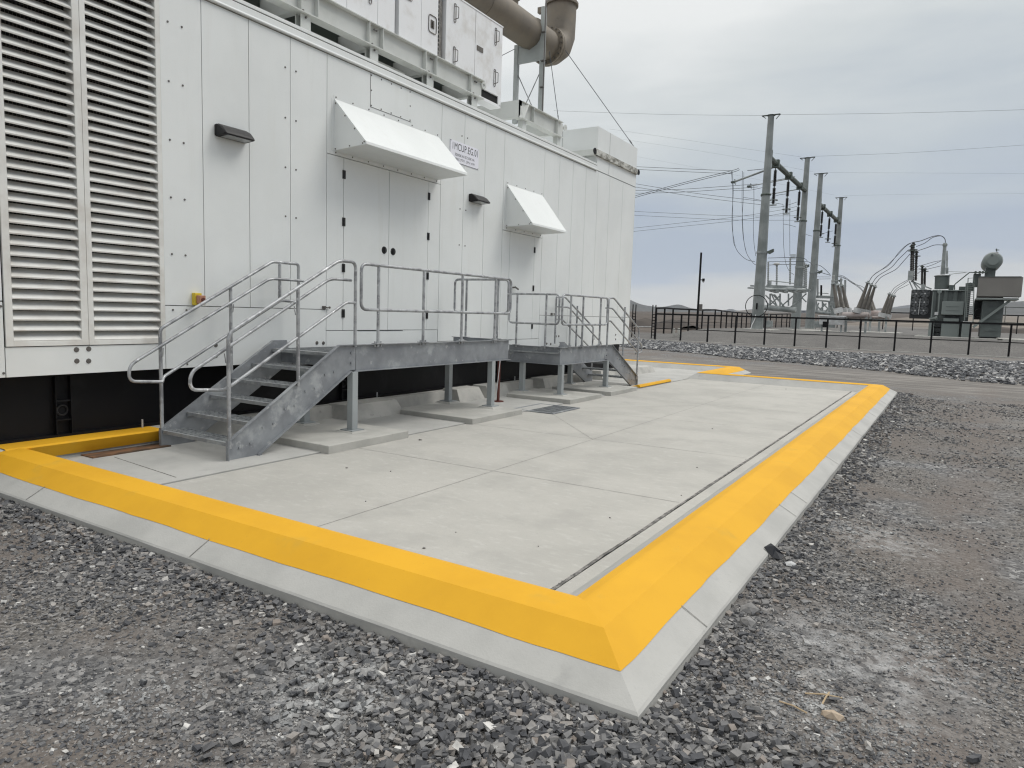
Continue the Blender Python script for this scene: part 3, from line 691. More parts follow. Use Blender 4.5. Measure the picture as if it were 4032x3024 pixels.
# rain hoods
def hood(y0, y1, z0, z1, zt, d_, wl):
    h = MB(); x = WX+.001; xo = x+d_
    h.add([(x, y0, z0), (x, y0, z1), (xo, y0, zt), (xo, y0, zt-.035)], [(0, 1, 2, 3)])
    h.add([(x, y1, z0), (x, y1, z1), (xo, y1, zt), (xo, y1, zt-.035)], [(3, 2, 1, 0)])
    h.add([(x, y0-.003, z1), (xo, y0-.003, zt), (xo, y1+.003, zt), (x, y1+.003, z1)], [(0, 3, 2, 1)])
    h.add([(xo+.006, y0-.006, zt+.004), (xo+.012, y0-.006, zt-.035), (xo+.012, y1+.006, zt-.035), (xo+.006, y1+.006, zt+.004), (xo-.02, y0-.006, zt+.024), (xo-.02, y1+.006, zt+.024)], [(0, 1, 2, 3), (4, 0, 3, 5)])
    h.add([(x, y0, z0), (xo+.012, y0, zt-.035), (xo+.012, y1, zt-.035), (x, y1, z0)], [(0, 1, 2, 3)])
    H_ = build(h, 'rain_hood', WHITE, en)
    H_.modifiers.new('t', 'SOLIDIFY').thickness = .002
    fg = MB(); fg.box(x, x+.003, y0-.01, y1+.01, z1, z1+.055).box(x, x+.003, y0-.01, y1+.01, z0-.05, z0); fg.box(x, x+.003, y0-.05, y0, z0, z1)
    build(fg, 'hood_flange', WHITE, H_)
    nb = max(2, int((y1-y0)/.33)); sc_ = []
    for i in range(nb+1):
        yy = y0+.03+(y1-y0-.06)*i/nb
        for zz in (z1+.03, z0-.025): sc_.append(((x+.003, yy, zz), (x+.010, yy, zz)))
    for t in (.05, .35, .65, .95): sc_.append(((x+d_*t, y0-.010, z1+(zt-z1)*t-.035), (x+d_*t, y0, z1+(zt-z1)*t-.035)))
    for t in (.05, .5, .9): sc_.append(((x+d_*t, y0-.010, z0+(zt-.035-z0)*t+.02), (x+d_*t, y0, z0+(zt-.035-z0)*t+.02)))
    for a, c_ in sc_: build(MB().cyl(a, c_, .011, n=8), 'screw', BOLT, H_)
hood(7.77, 10.30, 4.11, 4.87, 4.18, .66, 0)
hood(12.64, 14.15, 3.55, 4.43, 3.60, .655, 0)
# bolts: one mesh shared by many
def bolt_proto(r): return MB().cyl((WX, 0, 0), (WX+.009, 0, 0), r, r*.8, n=8)
def boltrow(pts, r, name='bolt'):
    first = None
    for (yy, zz) in pts:
        if first is None:
            mb = bolt_proto(r); mb.v = [Vector((v.x, v.y+BASE[en.name].y, v.z+BASE[en.name].z)) for v in mb.v]
            first = build(mb, name, BOLT, en); o = first
        else:
            o = first.copy(); COL.objects.link(o); o.parent = en
        o.location = (0, yy-BASE[en.name].y, zz-BASE[en.name].z)
pts = [(5.12, z) for z in (5.05, 4.37, 3.69, 3.01, 2.33, 1.65)]+[(5.30, z) for z in (5.05, 4.37, 3.69, 3.01, 2.33, 1.65, .97)]
pts += [(5.0, z) for z in (4.32, 3.32, 2.33, 1.33)]+[(4.08, z) for z in (4.32, 3.32, 2.32, 1.33)]+[(4.14, z) for z in (4.32, 3.32, 2.33, 1.33)]
pts += [(6.85, z) for z in (5.05, 4.37, 3.69, 3.01)]+[(7.04, z) for z in (5.05, 4.37, 3.69, 3.01)]+[(3.335, z) for z in (4.32, 3.32, 2.33, 1.33)]+[(3.27, .97), (3.27, 1.65)]
pts += [(11.02, 5.05), (11.2, 5.05), (11.01, 3.69), (11.2, 3.69), (11.01, 3.01), (11.2, 3.01)]
pts += [(8.56, 5.44), (8.79, 5.44), (9.03, 5.44), (9.27, 5.44), (9.5, 5.44), (8.56, 5.21), (8.56, 4.975), (8.79, 4.975), (9.03, 4.975), (9.27, 4.975), (9.51, 4.975), (9.51, 5.21)]
boltrow(pts, .0135)
boltrow([(3.98, 1.19), (4.11, 1.195), (3.98, 1.065), (4.105, 1.06), (5.71, 1.2), (5.71, 1.06), (7.44, 1.195), (7.57, 1.19), (15.06, 1.2), (15.2, 1.2), (14.61, 1.03), (14.81, 1.02), (18.66, 1.2), (18.67, 1.07)], .03, 'lifting_bolt')
boltrow([(6.97, 5.57), (11.13, 5.57)], .05, 'eave_rivet')
# end bay raised box
build(MB().box(-11.0, WX, 16.95, YE, 5.514, 6.62), 'end_bay_housing', WHITE, en, bevel=.003)
build(MB().box(WX+.0005, WX+.003, 17.7, 17.706, 5.52, 6.61).box(-9.2, -9.194, 16.946, 16.9495, 5.7, 6.61), 'end_bay_seams', PANW, en)
build(MB().box(WX+.001, WX+.06, 16.75, 19.58, 5.86, 6.015), 'end_bay_rail', GRIME, en, bevel=.004)
build(MB().box(-9.4, WX+.055, 16.76, 16.94, 5.86, 6.01), 'end_bay_cross_rail', BEAMW, en, bevel=.004)
def lugmb(x, y, z, M=None):
    L_ = MB(); n = 14; ro, ri = .075, .032
    prof = [(y-.07, z-ro), (y-.07, z+ro)]+[(y+ro*math.cos(t), z+ro*math.sin(t)) for t in [math.pi/2-i*math.pi/8 for i in range(9)]]
    inner = [(y+ri*math.cos(t), z+ri*math.sin(t)) for t in [math.pi-i*2*math.pi/11 for i in range(11)]]
    # plate with a hole as ring of quads
    outer = [(y+ro*math.cos(t)*(1 if math.cos(t) > -.2 else 1.15), z+ro*math.sin(t)) for t in [2*math.pi*i/n for i in range(n)]]
    inn = [(y+ri*math.cos(t), z+ri*math.sin(t)) for t in [2*math.pi*i/n for i in range(n)]]
    vs = [(x-.012, a, b_) for a, b_ in outer]+[(x-.012, a, b_) for a, b_ in inn]+[(x+.012, a, b_) for a, b_ in outer]+[(x+.012, a, b_) for a, b_ in inn]
    fs = []
    for i in range(n):
        j = (i+1) % n
        fs += [(i, j, n+j, n+i), (2*n+i, 3*n+i, 3*n+j, 2*n+j), (i, 2*n+i, 2*n+j, j), (n+i, n+j, 3*n+j, 3*n+i)]
    return L_.add(vs, fs)
for yy in (16.70, 19.66): build(lugmb(WX+.05, yy, 5.94), 'lifting_lug', BLACK, en)

# black skid under the enclosure
sk = thing('base_skid', 'glossy black steel base skid under the white enclosure', 'skid', (-9, 7, .2))
build(MB().box(-11.1, -8.40, YN, YE-.1, .235, ZB+.008).box(-11.1, -8.32, YN, YE-.1, .206, .234).box(-11.1, -8.34, YN, YE-.1, .89, .9195), 'side_rail', BLACK, sk)
for yy in (3.84, 8.15, 12.6, 16.2, 18.6):
    w = MB().box(-8.40, -8.335, yy-.005, yy+.005, .235, .889).box(-8.40, -8.335, yy+.155, yy+.165, .235, .889)
    w.box(-8.398, -8.345, yy+.005, yy+.155, .60, .618).box(-8.398, -8.345, yy+.005, yy+.155, .385, .40)
    r_ = build(w, 'stiffener', BLACK, sk)
    build(MB().ring((-8.385, yy+.08, .50), (1, 0, 0), .055, .012, 20, 6), 'lifting_eye', BLACKP, r_, smooth=60)
for yy in (4.77, 8.9, 10.9, 13.4, 17.5): build(MB().cyl((-8.27, yy, .18), (-8.27, yy, .31), .012, n=8), 'anchor_rod', GALVR, sk)

# wall lamps
def walllamp(y0, z0, L_, label):
    t = thing('wall_light', label, 'wall light', (WX, y0+L_/2, z0), 'dark wall lights on the enclosure')
    y1 = y0+L_; x = WX+.001
    # wedge: deep top, back plate
    prof = [(x, z0+.15), (x+.05, z0+.155), (x+.13, z0+.115), (x+.21, z0+.035), (x+.215, z0+.018), (x+.205, z0+.012), (x, z0)]
    mb = MB(); n = len(prof)
    secs = [(y0, .85, 0), (y0+.02, 1, 0), (y0+L_*.5, 1, 0), (y1-.02, 1, 0), (y1, .85, 0)]
    vs = []
    for yy, s_, _ in secs: vs += [(x+(a-x)*s_, yy, z0+.07+(b_-z0-.07)*s_) for a, b_ in prof]
    fs = [(i*n+j, i*n+(j+1) % n, (i+1)*n+(j+1) % n, (i+1)*n+j) for i in range(len(secs)-1) for j in range(n)]
    fs += [tuple(range(n)), tuple(range((len(secs)-1)*n, len(secs)*n))[::-1]]
    mb.add(vs, fs); build(mb, 'housing', LAMPB, t, bevel=.006, smooth=40)
    build(MB().prism([(x+.05, y0+.05, z0-.001), (x+.195, y0+.05, z0+.009), (x+.195, y1-.05, z0+.009), (x+.05, y1-.05, z0-.001)], (0, 0, -.004)), 'lens', LENS, t)
    build(MB().box(x+.0, x+.035, y0-.004, y1+.004, z0+.02, z0+.14), 'back_plate', LAMPB, t, bevel=.004)
walllamp(5.73, 3.87, .46, 'dark wedge shaped wall light between the louvres and the double door')
walllamp(11.29, 3.87, .46, 'dark wedge shaped wall light below the white lettered sign')
# emergency stop box
es = thing('emergency_stop', 'small yellow stop switch with a clear reddish cover on the white wall', 'switch', (WX, 5.43, 1.72))
build(MB().box(WX+.001, WX+.07, 5.375, 5.47, 1.715, 1.87), 'box', YBOX, es, bevel=.006)
build(MB().box(WX+.071, WX+.15, 5.39, 5.47, 1.735, 1.84), 'cover', OBOX, es, bevel=.005)
build(MB().cyl((WX+.15, 5.43, 1.79), (WX+.165, 5.43, 1.79), .022, n=14), 'button', RED, es)
# sign
sg = thing('equipment_sign', 'white sign reading 1MCUP.EG.01 beside the large rain hood', 'sign', (WX, 11.1, 4.5))
build(MB().box(WX+.001, WX+.006, 10.645, 11.58, 4.52, 4.918), 'sign_plate', SIGNW, sg)
ln = MB().box(WX+.0062, WX+.0075, 10.648, 10.656, 4.56, 4.916).box(WX+.0062, WX+.0075, 10.66, 10.70, 4.900, 4.908).box(WX+.0062, WX+.0075, 11.555, 11.575, 4.900, 4.906)
ln.box(WX+.0062, WX+.0075, 10.66, 11.565, 4.524, 4.531).box(WX+.0062, WX+.0075, 11.56, 11.568, 4.53, 4.555)
build(ln, 'sign_border', TEXT, sg)
def text(s_, y0, y1, z0, z1, parent, x=WX+.0072, name='lettering'):
    c = bpy.data.curves.new(name, 'FONT'); c.body = s_; c.size = 1; c.extrude = .0; c.space_character = 1.1; c.resolution_u = 4
    o = bpy.data.objects.new(name, c); COL.objects.link(o); bpy.context.view_layer.update()
    dg = bpy.context.evaluated_depsgraph_get(); me = bpy.data.meshes.new_from_object(o.evaluated_get(dg))
    bpy.data.objects.remove(o)
    xs = [v.co.x for v in me.vertices]; zs = [v.co.y for v in me.vertices]; a, b_, c_, d_ = min(xs), max(xs), min(zs), max(zs)
    base = BASE[parent.name]
    for v in me.vertices:
        v.co = Vector((x, y0+(v.co.x-a)/(b_-a)*(y1-y0), z0+(v.co.y-c_)/(d_-c_)*(z1-z0)))-base
    me.materials.clear(); me.materials.append(TEXT)
    o = bpy.data.objects.new(name, me); COL.objects.link(o); o.parent = parent; BASE[o.name] = base
    return o
text('1MCUP.EG.01', 10.73, 11.55, 4.755, 4.885, sg)
text('3000KW/3750KVA', 10.80, 11.44, 4.648, 4.70, sg)
text('480/277V, 3PH 4W', 10.80, 11.45, 4.565, 4.618, sg)

# ------------------------------------------------------------------ roof steelwork
BX = -8.45
def ibeam(mb, x, y0, y1, z0, z1, fw=.15):
    mb.box(x-.012, x+.0, y0, y1, z0+.016, z1-.016); mb.box(x-fw*.75, x+fw*.55, y0, y1, z0, z0+.015); mb.box(x-fw*.75, x+fw*.55, y0, y1, z1-.015, z1)
rf = thing('roof_frame', 'white bolted steel beam frame carrying the silencer cabinet on the roof', 'steel frame', (BX, 8, 5.69))
mb = MB(); ibeam(mb, BX, -4.5, 12.05, 6.02, 6.385); build(mb, 'long_beam', BEAMW, rf)
mb = MB(); ibeam(mb, -10.8, -4.5, 12.05, 6.02, 6.385); build(mb, 'rear_beam', BEAMW, rf)
stf = [-3, -1.3, .2, 1.7, 3.2, 4.7, 6.2, 7.66, 7.34, 8.75, 9.07, 10.19, 10.50, 11.60]
for yy in stf: build(MB().box(BX+.001, BX+.08, yy-.006, yy+.006, 6.036, 6.369), 'web_plate', BEAMW, rf)
for yy in (1.6, 3.1, 4.6, 6.1, 7.5, 8.95, 10.42, 11.83):
    p_ = MB().box(BX-.10, BX-.085, yy-.13, yy+.06, 5.705, 6.019).box(BX+.01, BX+.022, yy-.13, yy+.06, 5.705, 6.019).box(BX-.084, BX+.009, yy+.045, yy+.06, 5.705, 6.018)
    p_.box(BX-.2, BX+.12, yy-.2, yy+.13, 5.691, 5.704)
    q_ = build(p_, 'post', BEAMW, rf)
    b_ = MB()
    for a in ((yy-.05, 6.3), (yy+.0, 6.3), (yy-.1, 6.06), (yy-.04, 5.98)): b_.cyl((BX+.022, a[0], a[1]), (BX+.045, a[0], a[1]), .016, n=6)
    build(b_, 'post_bolts', BOLT, q_)
for yy in (1.0, 4.0, 7.4, 9.0, 10.4, 11.9): build(MB().box(-10.8, BX-.014, yy-.06, yy+.06, 6.05, 6.35), 'cross_beam', BEAMW, rf)
# kinked gusset ends
build(lugmb(BX+.02, 12.09, 6.315), 'lifting_lug', BEAMW, rf)
build(MB().prism([(BX-.001, 11.61, 6.036), (BX-.001, 11.93, 6.036), (BX-.001, 12.05, 6.24), (BX-.001, 12.05, 6.385), (BX-.001, 11.61, 6.385)], (.012, 0, 0)), 'end_plate', BEAMW, rf)
# seen below the frame: roof hatches and dark ducts
du = MB()
for a in ((-9.6, -8.75, 7.6, 8.5), (-9.6, -8.7, 9.3, 10.0), (-9.7, -8.8, 10.9, 11.5), (-9.4, -8.7, 5.0, 6.4), (-9.5, -8.7, 2.5, 4)): du.box(*a, 5.691, 5.98)
o = build(du, 'roof_duct', BEAMW, rf)
build(MB().box(-10.3, -9.30, -4, 12.0, 5.70, 6.40), 'silencer_body', BEAMD, rf)
# cabinet
cb = thing('silencer_cabinet', 'tall weathered white equipment cabinet with wire handles on the roof frame', 'cabinet', (BX, 11, 6.1))
cf = BX+.01
def cpanel(y0, y1, z0, z1, x=cf): return build(MB().box(cf-.26, x, y0+.004, y1-.004, z0, z1), 'cabinet_door', WHITE2, cb, bevel=.003)
build(MB().box(cf-.30, cf-.262, 5, 12.76, 6.39, 7.65), 'cabinet_core', DARK, cb)
CZ = 8.6
def sheared(y0, y1, z0, zt0, zt1, x1=cf):
    return build(MB().prism([(cf-.26, y0+.004, z0), (cf-.26, y1-.004, z0), (cf-.26, y1-.004, zt1), (cf-.26, y0+.004, zt0)], (x1-cf+.26, 0, 0)), 'cabinet_door', WHITE2, cb, bevel=.003)
for y0, y1 in ((5.2, 6.3), (6.3, 7.4), (7.4, 8.3), (8.3, 9.0)): sheared(y0, y1, 6.39, 7.66, 7.66)
sheared(9.0, 9.42, 6.39, 7.66, 7.66); 
build(MB().box(cf-.2, cf-.10, 9.42, 9.52, 6.39, 7.6), 'door_post', BLACK, cb)
sheared(9.52, 10.12, 6.39, 7.66, 7.66); sheared(10.12, 10.6, 6.39, 7.66, 7.66)
hg = MB()
for i in range(16): hg.box(cf-.14, cf-.06, 10.62, 10.70, 6.42+i*.075, 6.46+i*.075)
build(hg, 'hinge_stack', BLACK, cb)
build(MB().box(cf-.2, cf-.07, 10.68, 10.80, 6.39, 7.62), 'door_post', SEAL, cb)
sheared(10.83, 11.78, 6.39, 7.66, 7.66)
c_end = build(MB().prism([(cf-.26, 11.79, 6.25), (cf-.26, 12.66, 6.25), (cf-.26, 12.66, 6.09), (cf-.26, 12.76, 6.06), (cf-.26, 12.76, 7.66), (cf-.26, 11.79, 7.66)], (.26, 0, 0)), 'cabinet_door', WHITE2, cb, bevel=.003)
build(MB().box(cf-.27, cf-.03, 12.03, 12.66, 6.09, 6.246), 'sill_vent', DARK, cb)
build(MB().box(cf-.26, cf, 11.95, 12.76, 6.035, 6.088), 'cabinet_sill', WHITE2, cb)
build(MB().box(cf-.3, cf+.01, 5.2, 12.77, 7.662, 7.69), 'cabinet_cap', WHITE2, cb)
def handle(yy, zz, h=.24):
    w = .075
    pts_ = fillet([(cf+.005, yy-.02, zz-h/2), (cf+.075, yy+.02, zz-h/2+.02), (cf+.075, yy+.02, zz+h/2-.02), (cf+.005, yy-.02, zz+h/2)], .02)
    mb = MB().tube(pts_, .008, 6); mb.tube(fillet([(cf+.006, yy-.03, zz-h/2-.05), (cf+.006, yy+.03, zz-h/2-.05), (cf+.006, yy+.03, zz+h/2+.05), (cf+.006, yy-.03, zz+h/2+.05)], .03, 4, True), .006, 5, True)
    build(mb, 'handle', BOLT, cb, smooth=50)
for yy, zz in ((11.1, 7.36), (11.1, 6.58), (12.5, 7.40), (12.5, 6.58), (8.82, 6.85)): handle(yy, zz)
def latchframe(yy, zz, w=.22, h=.3):
    mb = MB().tube(fillet([(cf+.008, yy-w/2, zz-h/2), (cf+.008, yy+w/2, zz-h/2), (cf+.008, yy+w/2, zz+h/2), (cf+.008, yy-w/2, zz+h/2)], .05, 4, True), .008, 5, True)
    o = build(mb, 'latch_frame', BOLT, cb, smooth=50)
    build(MB().box(cf+.001, cf+.008, yy-.05, yy+.05, zz-.07, zz+.07).box(cf+.008, cf+.03, yy-.012, yy+.012, zz-.05, zz+.04), 'latch', INSG, o)
latchframe(9.75, 7.25); latchframe(10.43, 6.92)
build(MB().box(cf+.001, cf+.012, 11.84, 12.05, 6.93, 7.02), 'rating_plate', INSG, cb)

# frame 2 + pipe support + exhaust
f2 = thing('roof_skid', 'short white steel frame with a lifting lug under the exhaust support', 'steel frame', (BX, 14.5, 5.69))
mb = MB(); ibeam(mb, BX, 13.55, 15.45, 6.02, 6.385); build(mb, 'side_beam', BEAMW, f2)
mb = MB(); ibeam(mb, -10.4, 13.55, 15.45, 6.02, 6.385); build(mb, 'rear_beam', BEAMW, f2)
build(MB().box(-10.4, BX+.05, 13.44, 13.55, 6.02, 6.39).prism([(BX+.05, 13.44, 6.02), (BX+.09, 13.60, 6.02), (BX+.09, 13.80, 6.36), (BX+.05, 13.7, 6.39), (BX+.05, 13.44, 6.39)], (-.012, 0, 0)), 'near_beam', BEAMW, f2)
build(MB().box(-10.4, BX-.1, 15.2, 15.3, 6.05, 6.36), 'far_beam', BEAMW, f2)
for yy in (14.04, 15.18): build(MB().box(BX+.001, BX+.08, yy-.006, yy+.006, 6.036, 6.369), 'web_plate', BEAMW, f2)
for yy in (13.75, 15.38): build(MB().box(BX-.10, BX+.02, yy-.1, yy+.06, 5.691, 6.019), 'post', BEAMW, f2)
build(lugmb(BX+.02, 15.66, 6.31), 'lifting_lug', BEAMW, f2)
build(MB().prism([(BX-.001, 15.2, 6.036), (BX-.001, 15.46, 6.036), (BX-.001, 15.6, 6.28), (BX-.001, 15.52, 6.38), (BX-.001, 15.2, 6.38)], (.012, 0, 0)), 'end_plate', BEAMW, f2)
sp = thing('pipe_support', 'white steel A shaped stand with crossed rods holding up the exhaust pipe', 'pipe support', (-9.1, 15.0, 6.39))
for xx, zt in ((-9.47, 8.20), (-8.75, 8.95)): build(MB().box(xx-.05, xx+.05, 14.92, 15.02, 6.36, zt), 'leg', STAND, sp)
build(MB().prism([(-9.42, 14.94, 7.74), (-8.80, 14.94, 7.74), (-8.80, 14.94, 8.30), (-8.9, 14.94, 8.12), (-9.1, 14.94, 8.03), (-9.3, 14.94, 8.12), (-9.42, 14.94, 8.18)], (0, .03, 0)), 'saddle', STAND, sp)
build(MB().cyl((-9.42, 14.97, 7.5), (-8.80, 14.97, 6.36), .012, n=6), 'brace_rod', GALVR, sp)
build(MB().cyl((-9.42, 14.985, 6.36), (-8.80, 14.985, 7.5), .012, n=6), 'brace_rod', GALVR, sp)
build(MB().tube([(-8.66, 14.90, 6.40), (-8.66, 14.90, 8.6), (-8.66, 14.90, 9.6)], .018, 8), 'conduit', BOLT, sp, smooth=50)
for zz in (6.45, 7.1, 7.7, 8.35):
    build(MB().box(-8.74, -8.64, 14.86, 14.915, zz-.012, zz+.012), 'conduit_clamp', BOLT, sp)
ex = thing('exhaust_pipe', 'large brown weathered exhaust pipe with a flanged elbow turning upwards', 'exhaust pipe', (-9.12, 15, 8))
CX, CZ, PR = -9.12, 8.42, .36
build(MB().tube([(CX, 4.0, CZ), (CX, 9.0, CZ), (CX, 12.0, CZ), (CX, 14.85, CZ), (CX, 15.88, CZ)], PR, 32), 'horizontal_run', PIPE, ex, smooth=50)
build(MB().tube([(CX, 15.92, CZ), (CX, 16.10, CZ), (CX, 16.34, CZ+.16), (CX, 16.48, CZ+.42), (CX, 16.50, CZ+.9), (CX, 16.50, 9.62), (CX, 16.5, 12)], .38, 32), 'elbow_stack', PIPE, ex, smooth=20)
build(MB().cyl((CX, 15.80, CZ), (CX, 15.87, CZ), .47, n=36).cyl((CX, 15.885, CZ), (CX, 15.955, CZ), .47, n=36), 'flange', PIPE, ex, smooth=40)
b_ = MB()
for i in range(20):
    t = 2*math.pi*i/20; b_.cyl((CX+.425*math.cos(t), 15.76, CZ+.425*math.sin(t)), (CX+.425*math.cos(t), 16.0, CZ+.425*math.sin(t)), .018, n=6)
build(b_, 'flange_bolts', BOLT, ex)
build(MB().cyl((CX, 16.5, 9.60), (CX, 16.5, 9.66), .43, n=32), 'stack_flange', PIPE, ex, smooth=40)
build(MB().box(CX-.60, CX-.42, 16.3, 16.42, 9.48, 9.62), 'stack_lug', PIPE, ex)
build(MB().cyl((CX, 14.3, CZ+PR-.02), (CX, 14.3, CZ+PR+.16), .06, n=14).cyl((CX, 14.3, CZ+PR+.16), (CX, 14.3, CZ+PR+.22), .10, n=14), 'drain_port', PIPE, ex, smooth=40)
build(MB().ring((CX, 15.05, CZ), (0, 1, 0), PR+.012, .02, 36, 6), 'clamp_band', PIPE, ex, smooth=50)
build(MB().ring((CX, 12.9, CZ), (0, 1, 0), PR+.002, .012, 36, 6), 'weld_seam', PIPE, ex, smooth=50)
def wirething(p, q, r, label, turn=True, cat='guy wire'):
    t = thing('guy_wire', label, cat, p)
    p, q = Vector(p), Vector(q); build(MB().cyl(p, q, r, n=6), 'cable', WIRE, t)
    if turn:
        a, b_ = p.lerp(q, .91), p.lerp(q, .97); d = (q-p).normalized(); s_ = d.cross(Vector((1, 0, 0))).normalized()*.022
        build(MB().tube([a, a.lerp(b_, .3)+s_, a.lerp(b_, .7)+s_, b_, a.lerp(b_, .7)-s_, a.lerp(b_, .3)-s_], .007, 5, True), 'turnbuckle', GALVR, t)
wirething((-8.75, 15.80, 8.42), (-8.20, 19.50, 6.63), .009, 'long thin guy wire from the exhaust elbow to the end bay roof corner')
wirething((-8.75, 15.3, 8.05), (-8.43, 15.30, 6.40), .008, 'short guy wire from the exhaust flange down to the lug of the pipe frame')
wirething((-9.5, 14.9, 8.1), (-10.6, 13.0, 6.7), .008, 'guy wire slanting left behind the silencer cabinet', False)

# ------------------------------------------------------------------ access platforms with stairs
def platform(name, label, mp_, ztop, Lp, ntr, endrail, base):
    """mp_(x,u,z): u runs from the stair foot towards the platform"""
    A, B = -6.65, -7.95
    R0 = thing(name, label, 'stair platform', mp_(-7.3, 0, 0), None)
    def P(x, u, z): return Vector(mp_(x, u, z))
    def PB(mb, x0, x1, u0, u1, z0, z1):
        a, b_ = P(x0, u0, z0), P(x1, u1, z1); mb.box(a.x, b_.x, a.y, b_.y, a.z, b_.z)
    zd = ztop-.10; run = (zd-base)/.188*.318 if False else None
    us = 1.65; u1 = 1.95; ue = u1+Lp         # stair top kink, platform start, platform end
    zb = ztop-.34
    for x, sgn in ((A, 1), (B, -1)):
        w0, w1 = x-.03*sgn, x-.038*sgn; f0, f1 = x-.036*sgn, x+.012*sgn
        ux = u1+.02 if sgn > 0 else us+.22
        poly = [(0, base*0+.0), (0, .22), (us, ztop), (ux, ztop), (u1+.02, zb), (u1-.08, zb), (.42, .02), (.36, .0)]
        mb = MB(); ext = P(w1, 0, 0)-P(w0, 0, 0)
        mb.prism([P(w0, u, z+.012) for u, z in poly], ext)
        # flanges
        def fl_(u0, z0, u1_, z1):
            a, b_ = P((f0+f1)/2, u0, z0), P((f0+f1)/2, u1_, z1); mb.bar(a, b_, abs(f1-f0), .010, (0, 0, 1))
        fl_(0, .228, us, ztop+.006); fl_(us, ztop+.006, ux-.02, ztop+.006); fl_(.36, .005, .44, .022); fl_(.40, .02, u1-.08, zb+.004); fl_(0, .006, .36, .006)
        PB(mb, f0, f1, -.008, .004, 0, .228)
        st = build(mb, 'stringer', GALV, R0)
        b2 = MB()
        for k_ in range(ntr):
            uu = .11+k_*.318; zz = .13+k_*.188
            for q in (.05, .2): b2.cyl(P(x-.03*sgn, uu+q, zz+.045*q*4), P(x-.018*sgn, uu+q, zz+.045*q*4), .014, n=8)
        for q in ((u1-.06, ztop-.10), (u1-.06, ztop-.23)): b2.cyl(P(x-.03*sgn, *q), P(x-.012*sgn, *q), .018, n=8)
        build(b2, 'stringer_bolts', GALV, st)
        # platform channel
        zc_ = ztop if sgn > 0 else zd-.012
        mb = MB(); PB(mb, w0, w1, u1+.03, ue, zb, zc_); PB(mb, f0, f1, u1, ue, zc_, zc_+.010); PB(mb, f0, f1+.01*sgn, u1-.05, ue, zb-.010, zb)
        build(mb, 'edge_channel', GALV, R0)
    mb = MB(); PB(mb, B+.04, A-.04, ue-.008, ue, zb, ztop); PB(mb, B, A, ue-.01, ue+.045, ztop, ztop+.010); PB(mb, B, A, ue-.01, ue+.045, zb-.010, zb)
    build(mb, 'end_channel', GALV, R0)
    mb = MB(); PB(mb, B+.04, A-.04, us+.12, us+.13, zb+.05, zd-.035); build(mb, 'stair_head_channel', GALV, R0)
    # deck grating
    mb = MB(); PB(mb, B+.04, A-.04, us-.04, us-.03, zd-.04, zd); PB(mb, B+.04, A-.04, us-.028, us+.05, zd-.006, zd+.001)
    n = int((ue-us)/.03)
    for k_ in range(n): PB(mb, B+.045, A-.045, us+.06+k_*.03, us+.066+k_*.03, zd-.03, zd)
    for k_ in range(12): PB(mb, B+.1+k_*.1, B+.108+k_*.1, us+.05, ue-.01, zd-.012, zd-.002)
    build(mb, 'deck_grating', GRAT, R0)
    # treads
    for k_ in range(ntr):
        uu = .01+k_*.318; zz = base+.0+(k_+1)*.188-.085*(base > .0)
        zz = .21+k_*.188
        mb = MB(); PB(mb, B+.04, A-.04, uu, uu+.006, zz-.04, zz); PB(mb, B+.04, A-.04, uu+.006, uu+.036, zz-.005, zz+.001); PB(mb, B+.04, A-.04, uu+.268, uu+.274, zz-.035, zz)
        PB(mb, B+.04, B+.046, uu, uu+.27, zz-.06, zz); PB(mb, A-.046, A-.04, uu, uu+.27, zz-.06, zz)
        for q in range(13): PB(mb, B+.09+q*.088, B+.099+q*.088, uu+.036, uu+.268, zz-.028, zz-.001)
        for q in range(3): PB(mb, B+.05, A-.05, uu+.08+q*.07, uu+.086+q*.07, zz-.02, zz-.003)
        build(mb, 'tread', GRAT, R0)
    # legs
    for x in (A-.02, B+.36):
        for u in (u1-.04, ue-.55 if Lp > 3 else ue-.05):
            mb = MB(); PB(mb, x-.05, x+.05, u-.05, u+.05, base+.03, zb-.011); lg = build(mb, 'leg', GALVL, R0, bevel=.004)
            mb = MB(); PB(mb, x-.11, x+.11, u-.11, u+.11, base+.018, base+.03)
            c_ = P(x, u, base); mb2 = MB(); n_ = 4; rb, rt = .17, .13
            mb2.add([c_+Vector((sx*rb, sy*rb, -.01)) for sx, sy in ((-1, -1), (1, -1), (1, 1), (-1, 1))]+[c_+Vector((sx*rt, sy*rt, .018)) for sx, sy in ((-1, -1), (1, -1), (1, 1), (-1, 1))],
                    [(4, 5, 6, 7), (0, 1, 5, 4), (1, 2, 6, 5), (2, 3, 7, 6), (3, 0, 4, 7)])
            build(mb, 'base_plate', GALVL, lg); build(mb2, 'grout_pad', PADC, lg)
    # rails
    r = .0215
    def tb(pts_, nm='rail', rr=r, fil=.06, closed=False):
        q = fillet([P(*p) for p in pts_], fil, 6, closed); return build(MB().tube(q, rr, 10, closed), nm, GALVR, R0, smooth=60)
    ru = ztop-1.25
    for x, sgn in ((A, 1), (B, -1)):
        xe = x-.012*sgn; uk = .02
        zt = lambda u: 1.424+(u-.02)*.575
        off = 0 if Lp > 3 else -.0
        top = [(xe, .02, .15), (xe, .02, 1.424), (xe, us-.0, ztop+1.088)]
        if sgn > 0: tb(top+[(xe, us+.29, ztop+1.088), (xe, us+.29, ztop-.02)], 'stair_top_rail', fil=.09)
        else: tb(top+[(xe, us+.45, ztop+1.088), (xe, us+.45, ztop-.02)], 'stair_top_rail', fil=.05); 
        tb([(xe, .985, .78), (xe, .985, 1.96)], 'post', fil=.0)
        if sgn < 0: tb([(xe, us+.12, ztop+1.088), (xe, us+.12, ztop+.58), (xe, us+.22, ztop+.56), (xe, us+.45, ztop+.56)], 'post', fil=.03)
